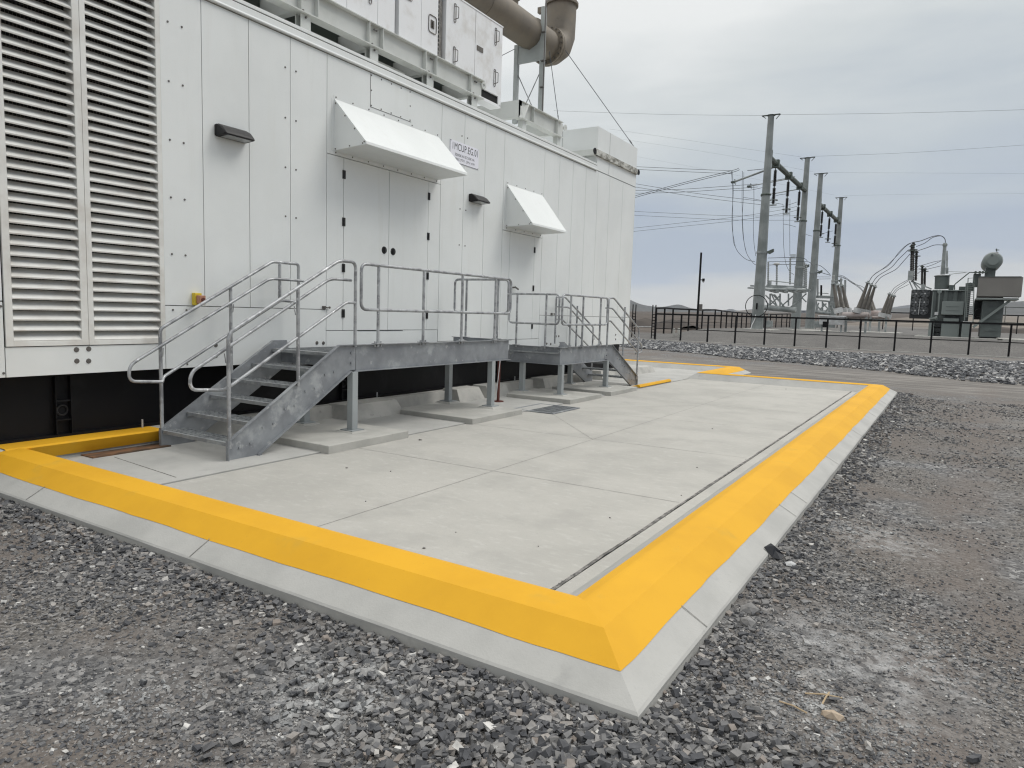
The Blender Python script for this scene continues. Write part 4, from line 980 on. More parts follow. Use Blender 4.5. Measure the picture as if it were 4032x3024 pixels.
        xh = x-.08*sgn if sgn > 0 else x+.07
        hr = [(xh, us+.28+(.2 if sgn < 0 else 0), ztop+.853), (xh, us-.09, ztop+.853), (xh, -.39, 1.0+.015), (xh, -.40, .83), (xh, -.0, .80), ]
        tb(hr, 'handrail', .019, .09)
        tb([(xh+.0, 0.0, .80), (xe, .05, .85), (xe, us+.13, ztop+.56), (xe, us+.29+(.15 if sgn < 0 else 0), ztop+.56)], 'mid_rail', .019, .04)
        for u in (.02, .985):
            z_ = 1.23+(u-.02)*.56
            build(MB().tube([P(xe, u, z_-.13), P(xe-.045*sgn, u, z_-.13), P(xh, u, z_-.03)], .006, 5), 'handrail_bracket', GALVR, R0)
    # platform rails: rounded frame on the outer side, split in panels
    def framed(x, ua, ub, posts, xb=None):
        z0, z1 = ztop+.475, ztop+1.078
        tb([(x, ua, z0), (x, ub, z0), (x, ub, z1), (x, ua, z1)], 'guard_frame', r, .10, True)
        for u in posts:
            tb([(x, u, ztop-.03), (x, u, z1)], 'post', r, .0)
            mb = MB(); PB(mb, x-.05, x+.05, u-.075, u+.075, ztop+.012, ztop+.022); c_ = P(x, u, ztop+.022)
            mb.cyl(c_, c_+Vector((0, 0, .02)), .035, n=10)
            for q in (-.06, .06):
                c_ = P(x, u+q, ztop-.03); mb.cyl(c_, c_+Vector((0, 0, .075)), .011, n=6)
            build(mb, 'post_clamp', GALVR, R0)
    if Lp > 3: framed(A-.005, u1+.09, ue-.02, (u1+.42, u1+1.39, u1+2.36, u1+3.32))
    else: framed(A-.005, u1+.06, ue+.03, (u1+.42, ue-.95 if False else u1+1.3, ue-.35))
    # end rail across
    def tbx(pts_, nm='end_guard_frame'):
        q = fillet([P(*p) for p in pts_], .09, 6, True); return build(MB().tube(q, r, 10, True), nm, GALVR, R0, smooth=60)
    ze0, ze1 = ztop+.475, ztop+1.078
    tbx([(A-.08, ue+.02, ze0), (B+.03, ue+.02, ze0), (B+.03, ue+.02, ze1), (A-.08, ue+.02, ze1)])
    for x in (A-.30, B+.30) if Lp > 3 else (A-.38, B+.22):
        tb([(x, ue+.02, ztop-.03), (x, ue+.02, ze1)], 'post', r, .0)
        mb = MB(); PB(mb, x-.07, x+.07, ue-.03, ue+.06, ztop+.012, ztop+.022); build(mb, 'post_clamp', GALVR, R0)
    return R0
GALVL = mat('galvanized_leg', (.34, .365, .37), .5, .15, (.29, .31, .315), 2, 4, .35, .65)
platform('access_platform', 'nearer and longer galvanized access platform with its stair coming down towards the viewer', lambda x, u, z: (x, 4.80+u, z), 1.25, 3.83, 5, True, .10)
# far platform stands slightly lower: four treads, stair descends away from viewer
def far_map(x, u, z): return (x, 16.72-u+.0, z)
_p = platform('access_platform', 'farther and shorter galvanized access platform with its stair going down away from the viewer', far_map, 1.06, 2.22, 4, True, .09)

# odds and ends near platforms
rp = thing('standpipe', 'thin dark red standpipe behind the far leg of the near platform', 'pipe', (-7.34, 11.3, 0))
build(MB().cyl((-7.34, 11.3, .03), (-7.34, 11.3, .92), .03, n=10), 'pipe', RED, rp, smooth=50)
build(MB().cyl((-7.34, 11.3, .014), (-7.34, 11.3, .03), .11, n=14), 'flange', RED, rp)
build(MB().tube([(-7.28, 11.25, .9), (-7.29, 11.2, .45), (-7.33, 11.2, .05)], .008, 5), 'cable', CABLEW, rp)

# litter around the pad
sc1 = MB().add([(-1.07, 5.43, .025), (-1.03, 5.475, .05), (-.99, 5.44, .015), (-.93, 5.47, -.02), (-.94, 5.405, -.04), (-1.0, 5.40, -.03), (-1.0, 5.445, .045), (-.96, 5.455, .015)], [(0, 1, 6), (1, 7, 6), (6, 7, 2), (2, 7, 3), (2, 3, 4), (0, 6, 5), (5, 6, 2), (5, 2, 4)])
o = build(sc1, 'plastic_scrap', FABR); o.modifiers.new('s', 'SOLIDIFY').thickness = .006; tag(o, 'crumpled black plastic scrap on the outer curb edge', 'litter')
def rock(name, p, s_, M, label, cat='stone', seed=1, group=None):
    rg = np.random.default_rng(seed); V = ICO_V*(1+rg.uniform(-.22, .22, (12, 1)))*np.array(s_)
    o = build(MB().add([Vector(v)+Vector(p) for v in V], [tuple(f_) for f_ in ICO_F]), name, M); tag(o, label, cat, group)
rock('stone', (-.86, 5.36, -.045), (.04, .03, .025), LGT, 'pale stone beside the black plastic scrap', seed=4)
rock('stone', (-.92, 4.35, -.05), (.075, .055, .045), DSTONE, 'fist sized grey stone leaning on the right curb face', seed=5)
rock('stone', (-.88, 4.17, -.055), (.055, .05, .04), DSTONE, 'smaller grey stone next to the fist sized one by the right curb', seed=6)
rock('stone', (-.32, 3.42, -.07), (.065, .035, .03), CREAM, 'pinkish tan stone on the gravel to the right of the curb corner', seed=8)
for a, b_, lb in (((-.46, 3.55), (-.30, 3.60), 'thin dry straw lying crosswise near the pinkish stone'), ((-.375, 3.47), (-.36, 3.62), 'thicker dry twig standing against the pinkish stone'), ((-.55, 3.40), (-.42, 3.36), 'pale twig nearest the curb corner')):
    o = build(MB().tube([(*a, -.065), ((a[0]+b_[0])/2, (a[1]+b_[1])/2, -.055), (*b_, -.06)], .004, 5), 'twig', WOOD); tag(o, lb, 'twig')
PEBL = ['larger dark pebble on the slab in front of the near platform', 'thin dark pebble on the slab edge below the nearest leg pad', 'dark pebble on the slab before the second joint right of the drain',
 'dark chip on the slab close to the nearest leg pad', 'tiny dark pebble between the front curb and the long centre joint', 'dark pebble on the far right part of the slab near the open joint', 'tiny dark pebble midway along the right part of the slab',
 'dark pebble on the slab nearest the middle of the front curb', 'tiny dark pebble beside the third cross joint', 'smallest dark speck near the middle of the slab', 'tiny dark pebble near the front right corner of the slab', 'dark pebble at the far end of the slab']
for i, (px, py, s_) in enumerate(((1655, 1732, .032), (1538, 1855, .012), (2805, 1688, .022), (1365, 1842, .02), (1670, 2158, .016), (2745, 1840, .014), (2402, 2038, .014), (1440, 1973, .010), (2683, 1950, .010), (1795, 2095, .008), (2120, 2150, .008), (3095, 1532, .02))):
    p = onZ(px, py, .004)
    rock('pebble', (p.x, p.y, .004), (s_*.8, s_*.8, s_*.4), JOINT if i % 2 else BOLT, PEBL[i], 'pebble', 20+i, 'dark pebbles scattered on the slab')

# ------------------------------------------------------------------ fences
def fence(name, label, P0, P1, n, h, zoff=None, mid=.42, r=.035, group=None, ends=True):
    P0, P1 = Vector(P0), Vector(P1); t = thing(name, label, 'fence', (*P0.xy, P0.z), group)
    pts_ = []
    for i in range(n+1):
        q = P0.lerp(P1, i/n); q.z = float(hgt(q.x, q.y)) if zoff is None else q.z; pts_.append(q)
    for q in pts_: build(MB().box(q.x-r, q.x+r, q.y-r, q.y+r, q.z-.1, q.z+h), 'post', FENCE, t)
    mb = MB(); mb2 = MB()
    for a, b_ in zip(pts_, pts_[1:]):
        mb.bar(a+Vector((0, 0, h)), b_+Vector((0, 0, h)), .07, .07); mb2.bar(a+Vector((0, 0, h*mid)), b_+Vector((0, 0, h*mid)), .03, .03)
    build(mb, 'top_rail', FENCE, t); build(mb2, 'mid_rail', FENCE, t)
    return t
FY = 53.6
def onfence(px):
    d = ray(px, 1300); t_ = FY/d.y; return d.x*t_
fxs = [2581, 2681, 2787, 2896, 3012, 3132, 3257, 3388, 3527, 3670, 3821, 3981, 4150]
t = thing('yard_fence', 'black front fence of thin posts and rails between the rubble and the switchyard', 'fence', (-12, FY, -.1))
prev = None; mb = MB(); mb2 = MB()
for px in fxs:
    X = onfence(px); z = -.1
    build(MB().box(X-.055, X+.055, FY-.055, FY+.055, z-.1, z+2.07), 'post', FENCE, t)
    if prev is not None: mb.bar((prev, FY, z+2.08), (X, FY, z+2.08), .10, .12); mb2.bar((prev, FY, z+.93), (X, FY, z+.93), .04, .06)
    prev = X
build(mb, 'top_rail', FENCE, t); build(mb2, 'mid_rail', FENCE, t)
build(MB().box(-26, 8, FY-.12, FY+.12, -.25, -.06), 'kerb_base', PADC, t)
# side fence running away, and rear fence
def fence_px(name, label, pxs, Y0, Y1, zt, h):
    """posts at picture columns pxs, depth interpolated"""
    n = len(pxs); t = thing(name, label, 'fence', (-20, Y0, 0)); prev = None; mb = MB(); mb2 = MB()
    for i, px in enumerate(pxs):
        Y = Y0+(Y1-Y0)*(i/(n-1)); p = onY(px, 1235, Y); g = float(hgt(p.x, Y)); tp = g+h
        build(MB().box(p.x-.06, p.x+.06, Y-.06, Y+.06, g-.1, tp), 'post', FENCE, t)
        q = Vector((p.x, Y, tp))
        if prev is not None: mb.bar(prev, q, .12, .14); mb2.bar(prev-Vector((0, 0, h*.55)), q-Vector((0, 0, h*.55)), .03, .04)
        prev = q
    build(mb, 'top_rail', FENCE, t); build(mb2, 'mid_rail', FENCE, t); return t
fence_px('yard_fence', 'black side fence running away behind the front fence to the left of the poles', [2584, 2617, 2650, 2713, 2766, 2816, 2841, 2862, 2883, 2904, 2922, 2941, 2960, 2985, 3010, 3035, 3058, 3080, 3100, 3112], 58, 112, 0, 2.3)
fence_px('yard_fence', 'black rear fence behind the transformer at the right edge', [3300, 3390, 3480, 3598, 3700, 3800, 3900, 4010, 4120], 108, 108, 0, 2.3)
# gate posts made of paired rails with rungs
def gatepost(px, Y, label):
    p = onY(px, 1300, Y); g = float(hgt(p.x, Y)); t = thing('gate_post', label, 'gate post', (p.x, Y, g), 'ladder like black gate posts')
    for dx in (-.13, .13):
        build(MB().box(p.x+dx-.035, p.x+dx+.035, Y-.035, Y+.035, g-.1, g+2.75), 'upright', FENCE, t)
    for k_ in range(8): build(MB().box(p.x-.1, p.x+.1, Y-.02, Y+.02, g+.25+k_*.24, g+.31+k_*.24), 'rung', LGT if k_ % 9 == 8 else FENCE, t)
gatepost(2494, 55.5, 'ladder like black gate post nearest the white enclosure')
gatepost(2572, 55.0, 'ladder like black gate post at the left end of the front fence')
gt = thing('field_gate', 'low pipe gate between the two ladder like gate posts', 'gate', (-24.2, 55.3, 0))
a, b_ = onY(2497, 1285, 55.4), onY(2570, 1287, 55.1); build(MB().cyl(a, b_, .03, n=8), 'gate_bar', LGT, gt)
# bollards
for i, (px, lb) in enumerate(((2652, 'left one of two short pale bollards behind the front fence'), (2671, 'right one of two short pale bollards behind the front fence'))):
    p = onY(px, 1330, 56.0); g = float(hgt(p.x, 56)); o = build(MB().lathe((p.x, 56, g-.05), (p.x, 56, g+.72), [(0, .11), (.93, .11), (.98, .09), (1, .03)], 12), 'bollard', PADC, smooth=40); tag(o, lb, 'bollard', 'bollards by the gate')
# camera mast
p = onY(2742, 1326, 60.0); cm = thing('camera_mast', 'slim black mast with a small camera standing behind the front fence', 'mast', (p.x, 60, .1))
build(MB().cyl((p.x, 60, .0), (p.x, 60, 7.35), .10, .085, n=12), 'mast', FENCE, cm, smooth=50)
build(MB().box(p.x+.05, p.x+.35, 59.9, 60.1, 5.0, 5.06).cyl((p.x+.33, 60, 4.93), (p.x+.33, 60, 5.14), .11, n=12), 'camera_arm', FENCE, cm)
build(MB().lathe((p.x+.33, 60, 4.93), (p.x+.33, 60, 4.80), [(0, .10), (.6, .09), (1, .02)], 12), 'camera_dome', LENS, cm)
build(MB().box(p.x-.25, p.x+.25, 59.75, 60.25, 0, .22), 'footing', BLACK, cm)
build(MB().box(p.x+.1, p.x+.35, 59.9, 60.1, 2.35, 2.95), 'junction_box', BOLT, cm)

# ------------------------------------------------------------------ earth mounds left of the yard
em = MB()
def mound(pts_px, Y, base_py, depth=6):
    top = [onY(a, b_, Y) for a, b_ in pts_px]; n = len(top); vs = []
    for q in top:
        g = float(hgt(q.x, Y)); vs += [Vector((q.x, Y-depth, g-.4)), Vector((q.x, Y-depth*.45, g+(q.z-g)*.62)), q, Vector((q.x, Y+depth*.8, g-.4))]
    em.add(vs, [(4*i+j, 4*(i+1)+j, 4*(i+1)+j+1, 4*i+j+1) for i in range(n-1) for j in range(3)])
mound([(2380, 1252), (2430, 1258), (2480, 1250), (2500, 1256), (2518, 1262), (2541, 1251), (2560, 1256), (2575, 1262), (2600, 1272), (2622, 1260), (2650, 1256), (2662, 1262), (2680, 1258), (2700, 1266), (2730, 1282)], 96, 0, 9)
mound([(2700, 1284), (2780, 1276), (2860, 1278), (2900, 1276), (2960, 1280), (3050, 1278), (3120, 1280), (3200, 1276), (3300, 1284)], 125, 0, 10)
mound([(3480, 1300), (3560, 1296), (3640, 1298), (3720, 1294), (3850, 1292), (3930, 1286), (4000, 1294), (4100, 1288)], 116, 0, 6)
o = build(em, 'earth_mounds', EARTH, smooth=60); tag(o, kind='structure')

# ------------------------------------------------------------------ switchyard H frames
HX = -14.33
def hpole(Y, label):
    t = thing('steel_pole', label, 'pole', (HX, Y, .88), 'tapered steel poles of the switchyard')
    prof = []
    z0, zs, zt = .6, 12.2, 19.05
    def frus(za, zb_, ra, rb): return MB().lathe((HX, Y, za), (HX, Y, zb_), [(0, ra), (1, rb)], 12)
    build(frus(z0, zs+.3, .53, .355), 'lower_shaft', POLE, t)
    build(frus(zs, zt, .345, .255), 'upper_shaft', POLE, t)
    build(MB().lathe((HX, Y, zs+.18), (HX, Y, zs+.34), [(0, .40), (.5, .43), (1, .40)], 16), 'collar', BEAMD, t)
    tp = MB().box(HX-.75, HX+.75, Y-.12, Y+.12, zt, zt+.05).cyl((HX, Y, zt-.02), (HX, Y, zt+.02), .36, n=16)
    tp.bar((HX-.72, Y, zt), (HX-.42, Y, zt-.20), .05, .05).bar((HX+.72, Y, zt), (HX+.42, Y, zt-.35), .05, .05)
    build(tp, 'cap_arm', BEAMD, t)
    # flood light on a bracket
    fb = MB().box(HX+.3, HX+.75, Y-.14, Y+.14, 7.55, 7.62).prism([(HX+.42, Y-.2, 7.62), (HX+.95, Y-.2, 7.85), (HX+.95, Y-.2, 7.62), (HX+.60, Y-.2, 7.42)], (0, .4, 0)); build(fb, 'flood_light', BEAMD, t)
    build(MB().cyl((HX, Y, 7.45), (HX, Y, 7.65), .47, n=16), 'bracket_band', SUBG, t)
    build(MB().box(HX-.9, HX+.9, Y-.9, Y+.9, .6, .93), 'footing', PADC, t)
    return t
p1 = hpole(63.3, 'tallest looking tapered grey pole, nearest, with a coiled cable ring near its base')
hpole(81.1, 'second tapered grey pole, at the far end of the nearer crossarm')
hpole(90.2, 'third tapered grey pole, at the near end of the farther crossarm')
hpole(108.3, 'fourth and farthest tapered grey pole')
build(MB().ring((HX, 62.55, 2.95), (0, 1, 0), .92, .035, 30, 6), 'cable_coil', FENCE, p1, smooth=50)
build(MB().box(HX-.06, HX+.06, 62.65, 62.75, 2.65, 3.2), 'coil_box', BLACK, p1)
build(MB().tube([(HX-.05, 62.72, 2.2), (HX-.1, 62.7, 1.8), (HX-.3, 62.65, 1.3), (HX-.38, 62.6, .9)], .035, 6), 'white_conduit', CABLEW, p1)
def crossarm(Ya, Yb, label, insl):
    t = thing('crossarm', label, 'crossarm', (HX, Ya, 15.2), 'dark crossarms between pole pairs')
    Z = 15.65
    build(MB().tube([(HX, Ya+.3, Z), (HX, Yb-.25, Z)], .235, 8), 'arm_tube', BEAMD, t)
    ys = [Ya+(Yb-Ya)*q for q in (.17, .5, .83)]
    for yy in ys:
        build(MB().box(HX-.30, HX+.30, yy-.22, yy+.22, Z-.36, Z+.30), 'clamp', BEAMD, t)
    build(MB().box(HX-.25, HX+.25, Ya+.28, Ya+.42, Z-.5, Z+.6), 'end_plate', BEAMD, t)
    return ys
INSM = None
def insulator(yy, Z, label):
    t = thing('insulator_string', label, 'insulator', (HX, yy, Z-3.3), 'dark insulator strings hanging from the crossarms')
    x = HX
    build(MB().cyl((x, yy, Z-.42), (x, yy, Z-.62), .06, n=8).cyl((x, yy, Z-1.98), (x, yy, Z-2.16), .07, n=8).cyl((x, yy, Z-3.4), (x, yy, Z-3.62), .06, n=8), 'link', SUBG, t)
    for za in (-.60, -2.15):
        prof = []
        n = 14
        for i in range(n): prof += [(i/n, .10), ((i+.35)/n, .165), ((i+.7)/n, .10)]
        prof += [(1, .10)]
        build(MB().lathe((x, yy, Z+za), (x, yy, Z+za-1.36), prof, 10), 'sheds', INSB, t)
    build(MB().ring((x, yy, Z-3.2), (0, 0, 1), .36, .035, 20, 6), 'grading_ring', BEAMD, t, smooth=50)
    build(MB().box(x-.3, x+.3, yy-.05, yy+.05, Z-3.68, Z-3.58), 'clamp_plate', SUBG, t)
for (Ya, Yb, nm) in ((63.3, 81.1, 'nearer'), (90.2, 108.3, 'farther')):
    ys = crossarm(Ya, Yb, 'dark steel crossarm of the %s pole pair with insulators hanging below' % nm, None)
    for yy, pos in zip(ys, ('nearest', 'middle', 'farthest')):
        insulator(yy, 15.65, 'dark insulator string, %s of three under the %s crossarm' % (pos, nm))
    # strain insulators and jumpers towards -X
    for i, yy in enumerate(ys if nm == 'nearer' else []):
        t = thing('strain_insulator', 'slanted grey strain insulator reaching left from the %s crossarm, number %s along it' % (nm, ('one', 'two', 'three')[i]), 'insulator', (HX, yy, 14.6), 'strain insulators pulling to the left')
        a = Vector((HX-.3, yy, 15.3)); b_ = Vector((HX-3.6, yy, 14.3 if i == 0 else 14.9))
        build(MB().cyl(a, b_, .09 if i == 0 else .05, n=8), 'rod', SUBG, t)
        build(MB().ring(b_+Vector((.1, 0, 0)), (1, 0, .2), .24, .025, 16, 5), 'ring', BEAMD, t)
        build(MB().box(b_.x-.25, b_.x+.05, yy-.15, yy+.15, b_.z-.1, b_.z+.05), 'yoke', BEAMD, t)

# ---- conductors
def cable(label, pts_, r=.02, double=0, group='switchyard conductors'):
    """pts_: world points, smoothed"""
    P_ = [Vector(p) for p in pts_]
    if len(P_) > 2:
        Q = []
        for i in range(len(P_)-1):
            p0, p1_, p2, p3 = P_[max(i-1, 0)], P_[i], P_[i+1], P_[min(i+2, len(P_)-1)]
            for k_ in range(8):
                t_ = k_/8; Q.append(.5*((2*p1_)+(p2-p0)*t_+(2*p0-5*p1_+4*p2-p3)*t_**2+(3*p1_-p0-3*p2+p3)*t_**3))
        Q.append(P_[-1])
    else: Q = P_
    mb = MB().tube(Q, r, 5)
    if double: mb.tube([q+Vector((0, .25, -double)) for q in Q], r, 5)
    o = build(mb, 'power_cable', WIRE); tag(o, label, 'cable', group); return o
z3 = lambda x, y: (2300+x*.3919, 350+y*.3919)
z4 = lambda x, y: (2900+x*.2411, 400+y*.2411)
zc = lambda x, y: (2850+x*.3013, 900+y*.3013)
zq = lambda x, y: (3400+x*.3013, 900+y*.3013)
def C(label, f, pts_, Y, r=.02, dbl=0, Y1=None):
    n = len(pts_); cable(label, [onY(*f(*p), Y if Y1 is None else Y+(Y1-Y)*i/(n-1)) for i, p in enumerate(pts_)], r, dbl)
ident = lambda x, y: (x, y)
# shield wires
C('thin wire crossing the sky to the left from the top of the nearest pole', ident, [(2180, 436), (2600, 450), (3018, 455)], 63.3, .010)
C('thin wire crossing the sky to the right from the top of the nearest pole', ident, [(3055, 452), (3550, 445), (4100, 430)], 63.3, .010)
C('thin wire leaving the second pole top towards the right edge', ident, [(3195, 616), (3600, 600), (4100, 566)], 81.1, .010)
C('faint wire reaching the second pole top from the upper left', ident, [(2400, 508), (2760, 560), (3155, 618)], 81.1, .007)
C('faint wire leaving the third pole top to the right', ident, [(3245, 679), (3600, 681), (4100, 684)], 90.2, .006)
C('faint wire reaching the third pole top from the left', ident, [(2450, 548), (2850, 610), (3208, 678)], 90.2, .006)
C('faint wire leaving the fourth pole top to the right', ident, [(3320, 771), (3600, 765), (4100, 762)], 108.3, .006)
C('faint wire reaching the fourth pole top from the left', ident, [(2500, 615), (2900, 690), (3285, 768)], 108.3, .006)
# conductors to the left behind the enclosure
C('upper conductor running level from the enclosure corner to the nearest strain insulator', z3, [(380, 775), (1000, 803), (1480, 822)], 66.3, .02, .22)
C('conductor rising from the lower left to the first strain insulator tip', z3, [(350, 1120), (800, 995), (1200, 890), (1490, 820), (1555, 795)], 66.3, .026, .10)
C('second conductor running to the strain insulator behind the nearest pole', z3, [(380, 1022), (900, 1012), (1400, 980), (1740, 955)], 72, .022, .25)
C('pair of thin conductors sloping down to the right across the pole line', z3, [(380, 930), (800, 1000), (1200, 1060), (1780, 1128)], 80, .022, .35)
C('lower level pair of conductors left of the second pole', z3, [(380, 1225), (900, 1250), (1500, 1275), (2160, 1275)], 93, .02, .5)
C('lowest rising pair of conductors towards the second pole pair', z3, [(380, 1412), (900, 1355), (1500, 1290), (2000, 1212), (2160, 1172)], 98, .022, .45)
C('level jumper between first strain insulator and the second drop lead', z3, [(1640, 820), (1700, 815), (1900, 795), (2010, 785)], 72, .03)
C('jumper running from behind the nearest pole to the middle insulator string', z3, [(1880, 925), (1960, 912), (2060, 893), (2120, 880)], 77, .03)
# drops
C('leftmost slack drop lead curving down to the switch deck', z3, [(1480, 825), (1492, 1000), (1493, 1200), (1497, 1500), (1525, 1600), (1570, 1665), (1640, 1718), (1715, 1735)], 66.3, .022, .0)
C('twin of the leftmost slack drop lead', z3, [(1488, 825), (1500, 1020), (1486, 1260), (1490, 1420), (1520, 1590)], 66.6, .018)
C('second slack drop lead from the left', z3, [(1590, 825), (1587, 1100), (1592, 1320), (1605, 1520), (1635, 1655), (1700, 1750), (1730, 1768)], 70, .022, .0)
C('twin of the second slack drop lead', z3, [(1605, 835), (1600, 1090), (1588, 1320), (1600, 1500), (1630, 1640)], 70.4, .018)
C('third slack drop lead, closest to the nearest pole', z3, [(1705, 965), (1706, 1160), (1700, 1400), (1708, 1560), (1725, 1680)], 75, .022)
C('horizontal tie lead from the leftmost drop to the nearest pole', z3, [(1497, 1020), (1650, 1018), (1720, 1008), (1790, 992)], 66.3, .02)
C('horizontal tie lead from the second drop sloping right', z3, [(1597, 1090), (1700, 1105), (1880, 1140), (2000, 1160)], 70, .02)
C('sagging lead from the nearest pole up to the middle insulator', z3, [(1875, 1102), (1940, 1070), (2030, 1055)], 72, .022)
C('sagging lead up to the farthest insulator of the nearer crossarm', z3, [(1870, 1188), (1980, 1185), (2070, 1160), (2135, 1138)], 79, .022)
C('left drop lead behind between first and second poles', zc, [(775, -320), (778, 0), (785, 260), (810, 450), (860, 560), (915, 600)], 84, .022)
C('right drop lead behind between first and second poles', zc, [(865, -380), (862, 0), (864, 360)], 86, .024)
C('tie lead between the two drops behind the nearest pole', zc, [(775, -60), (860, -45), (945, -20)], 84, .02)
C('low sagging lead between the second and third poles', zc, [(1060, 65), (1110, 88), (1155, 98)], 96, .022)
C('sagging lead from the third pole up to an insulator string', zc, [(1240, 95), (1330, 55), (1425, 30)], 99, .022)
# bus leads over the switch deck
C('upper bus lead from the nearest pole across the switch deck', zc, [(575, 385), (870, 378), (1000, 382), (1060, 395), (1090, 420)], 74, .028)
C('middle bus lead across the switch deck', zc, [(580, 433), (870, 432), (1060, 432), (1120, 440), (1160, 480)], 74, .026)
C('lower bus lead across the switch deck', zc, [(590, 478), (700, 470), (940, 470)], 74, .026)
C('bus lead curving down from third pole to the breaker', zc, [(1200, 470), (1260, 485), (1320, 530), (1390, 600)], 84, .03)
C('second bus lead curving down from third pole to the breaker', zc, [(1215, 540), (1280, 575), (1340, 595), (1400, 612)], 84, .032)
C('level upper lead between the farther poles', zc, [(1205, 632), (1395, 632)], 95, .025)
C('level lower lead between the farther poles', zc, [(1205, 660), (1395, 657)], 95, .025)
C('lead draped from the fourth pole towards the middle bushings', zc, [(1480, 605), (1560, 620), (1650, 680), (1750, 745), (1800, 790), (1825, 825)], 84, .026, .12)
C('second lead draped towards the middle bushings', zc, [(1500, 630), (1600, 660), (1700, 720), (1790, 750), (1835, 775)], 86, .024)
# arcs from bushings to the dark insulator stack and transformer
TY = 66.0
C('highest arched lead from the near breaker bushing to the top of the dark insulator stack', zq, [(75, 690), (130, 610), (300, 490), (450, 340), (560, 225), (650, 178)], TY, .026, .0)
C('twin of the highest arched lead', zq, [(72, 695), (150, 590), (330, 480), (470, 300), (580, 205), (650, 182)], TY+.3, .018)
C('middle arched lead from the near breaker bushing', zq, [(115, 715), (190, 620), (360, 510), (470, 390), (590, 275)], TY, .026)
C('lowest arched lead from the near breaker bushing', zq, [(155, 725), (240, 630), (420, 535), (520, 430), (610, 330)], TY, .026)
C('upper lead from the dark insulator stack over to the light bushing', zq, [(655, 178), (750, 160), (900, 105), (1000, 92), (1060, 130), (1070, 185)], TY, .03)
C('second lead from the dark insulator stack over to the light bushing', zq, [(690, 235), (800, 190), (900, 120), (1000, 96), (1050, 115), (1070, 160)], TY-.4, .026)
C('lower lead from the dark insulator stack to the light bushing', zq, [(715, 288), (830, 250), (930, 215), (1040, 214)], TY, .026)
C('rear upper lead above the small dark insulator stack', zq, [(690, 520), (730, 485), (800, 470), (920, 435), (1020, 418)], TY+8, .022)
C('rear middle lead above the small dark insulator stack', zq, [(800, 508), (900, 475), (1010, 425)], TY+8, .022)
C('rear lower lead from the small dark insulator stack', zq, [(680, 615), (730, 570), (760, 550), (830, 532), (920, 510), (1010, 488)], TY+8, .022)
C('upper thin lead from the far breaker to the dark stack', zq, [(355, 845), (400, 780), (470, 730), (590, 665)], TY+6, .022)
C('middle thin lead from the far breaker to the dark stack', zq, [(380, 850), (430, 790), (510, 735), (590, 680)], TY+6, .022)
C('lower thin lead from the far breaker to the dark stack', zq, [(403, 855), (450, 800), (540, 755), (590, 730)], TY+6, .022)

# ---- switch deck between poles one and two (lattice)
def deckframe(nm, label, f, Y, s_=1.0):
    t = thing('switch_deck', label, 'switch structure', (onY(*f(600, 1250), Y).x, Y, .9), 'lattice switch decks')
    Pq = lambda x, y, dy=0: onY(*f(x, y), Y+dy)
    def bar(a, b_, r, M, nm_, dy=0): build(MB().cyl(Pq(*a, dy), Pq(*b_, dy), r, n=8), nm_, M, t, smooth=50)
    return t, Pq, bar
t, Pq, bar = deckframe('a', 'grey steel lattice deck carrying switch gear behind the nearest pole', zc, 72)
for dy in (-1.2, 1.2):
    bar((545, 795), (1075, 800), .12, SUBG, 'chord', dy); 
for a, b_ in (((350, 748), (1130, 800)), ((315, 775), (1120, 820)), ((560, 745), (1050, 765))): build(MB().bar(Pq(*a), Pq(*b_), .35, .14), 'deck_beam', SUBG, t)
bar((530, 1030), (945, 1065), .27, SUBG, 'lower_tube')
for a, b_ in (((545, 870), (700, 1020)), ((700, 1020), (620, 850)), ((600, 1000), (740, 870)), ((640, 860), (790, 1020)), ((760, 1010), (905, 880)), ((790, 1020), (660, 860)), ((545, 940), (600, 1010)), ((870, 1030), (1080, 850)), ((1020, 900), (1080, 960))): bar(a, b_, .065, SUBG, 'brace')
for x_ in (605, 735, 845): bar((x_, 850), (x_, 1010), .08, SUBG, 'strut')
for (xa, ya, yb_) in ((578, 430, 740), (690, 475, 770), (865, 380, 730), (1075, 460, 790), (1050, 440, 780)):
    p, q = Pq(xa, yb_), Pq(xa+4, ya)
    prof = []
    n = 12
    for i in range(n): prof += [(i/n, .07), ((i+.4)/n, .10), ((i+.8)/n, .07)]
    build(MB().lathe(p, q, prof+[(1, .07)], 10), 'post_insulator', INSL, t)
build(MB().lathe(Pq(690, 482), Pq(690, 445), [(0, .1), (.2, .26), (.5, .30), (.8, .26), (1, .12)], 14), 'corona_cap', LGT, t, smooth=60)
build(MB().tube([Pq(585, 690), Pq(620, 682), Pq(760, 697), Pq(930, 718)], .05, 6), 'operating_rod', SUBG, t)
build(MB().box(*sorted((Pq(590, 690).x, Pq(620, 690).x)), 71.8, 72.2, Pq(600, 740).z, Pq(600, 680).z), 'mechanism', SUBG, t)
for i in range(5):
    build(MB().cyl(Pq(870, 342+i*14), Pq(940, 340+i*14), .035, n=6), 'contact_finger', SUBG, t)
for k_, x_ in enumerate((640, 760, 880, 1000)):
    build(MB().bar(Pq(x_-60, 800, -1.3), Pq(x_+60, 830, 1.3), .3, .22), 'cross_member', SUBG, t)
t, Pq, bar = deckframe('b', 'farther grey lattice switch deck behind the third pole', zc, 96)
for a, b_ in (((1190, 900), (1450, 905)), ((1195, 935), (1450, 960)), ((1210, 885), (1440, 890))): build(MB().bar(Pq(*a), Pq(*b_), .4, .2), 'deck_beam', SUBG, t)
bar((1185, 1085), (1400, 1110), .22, SUBG, 'lower_tube')
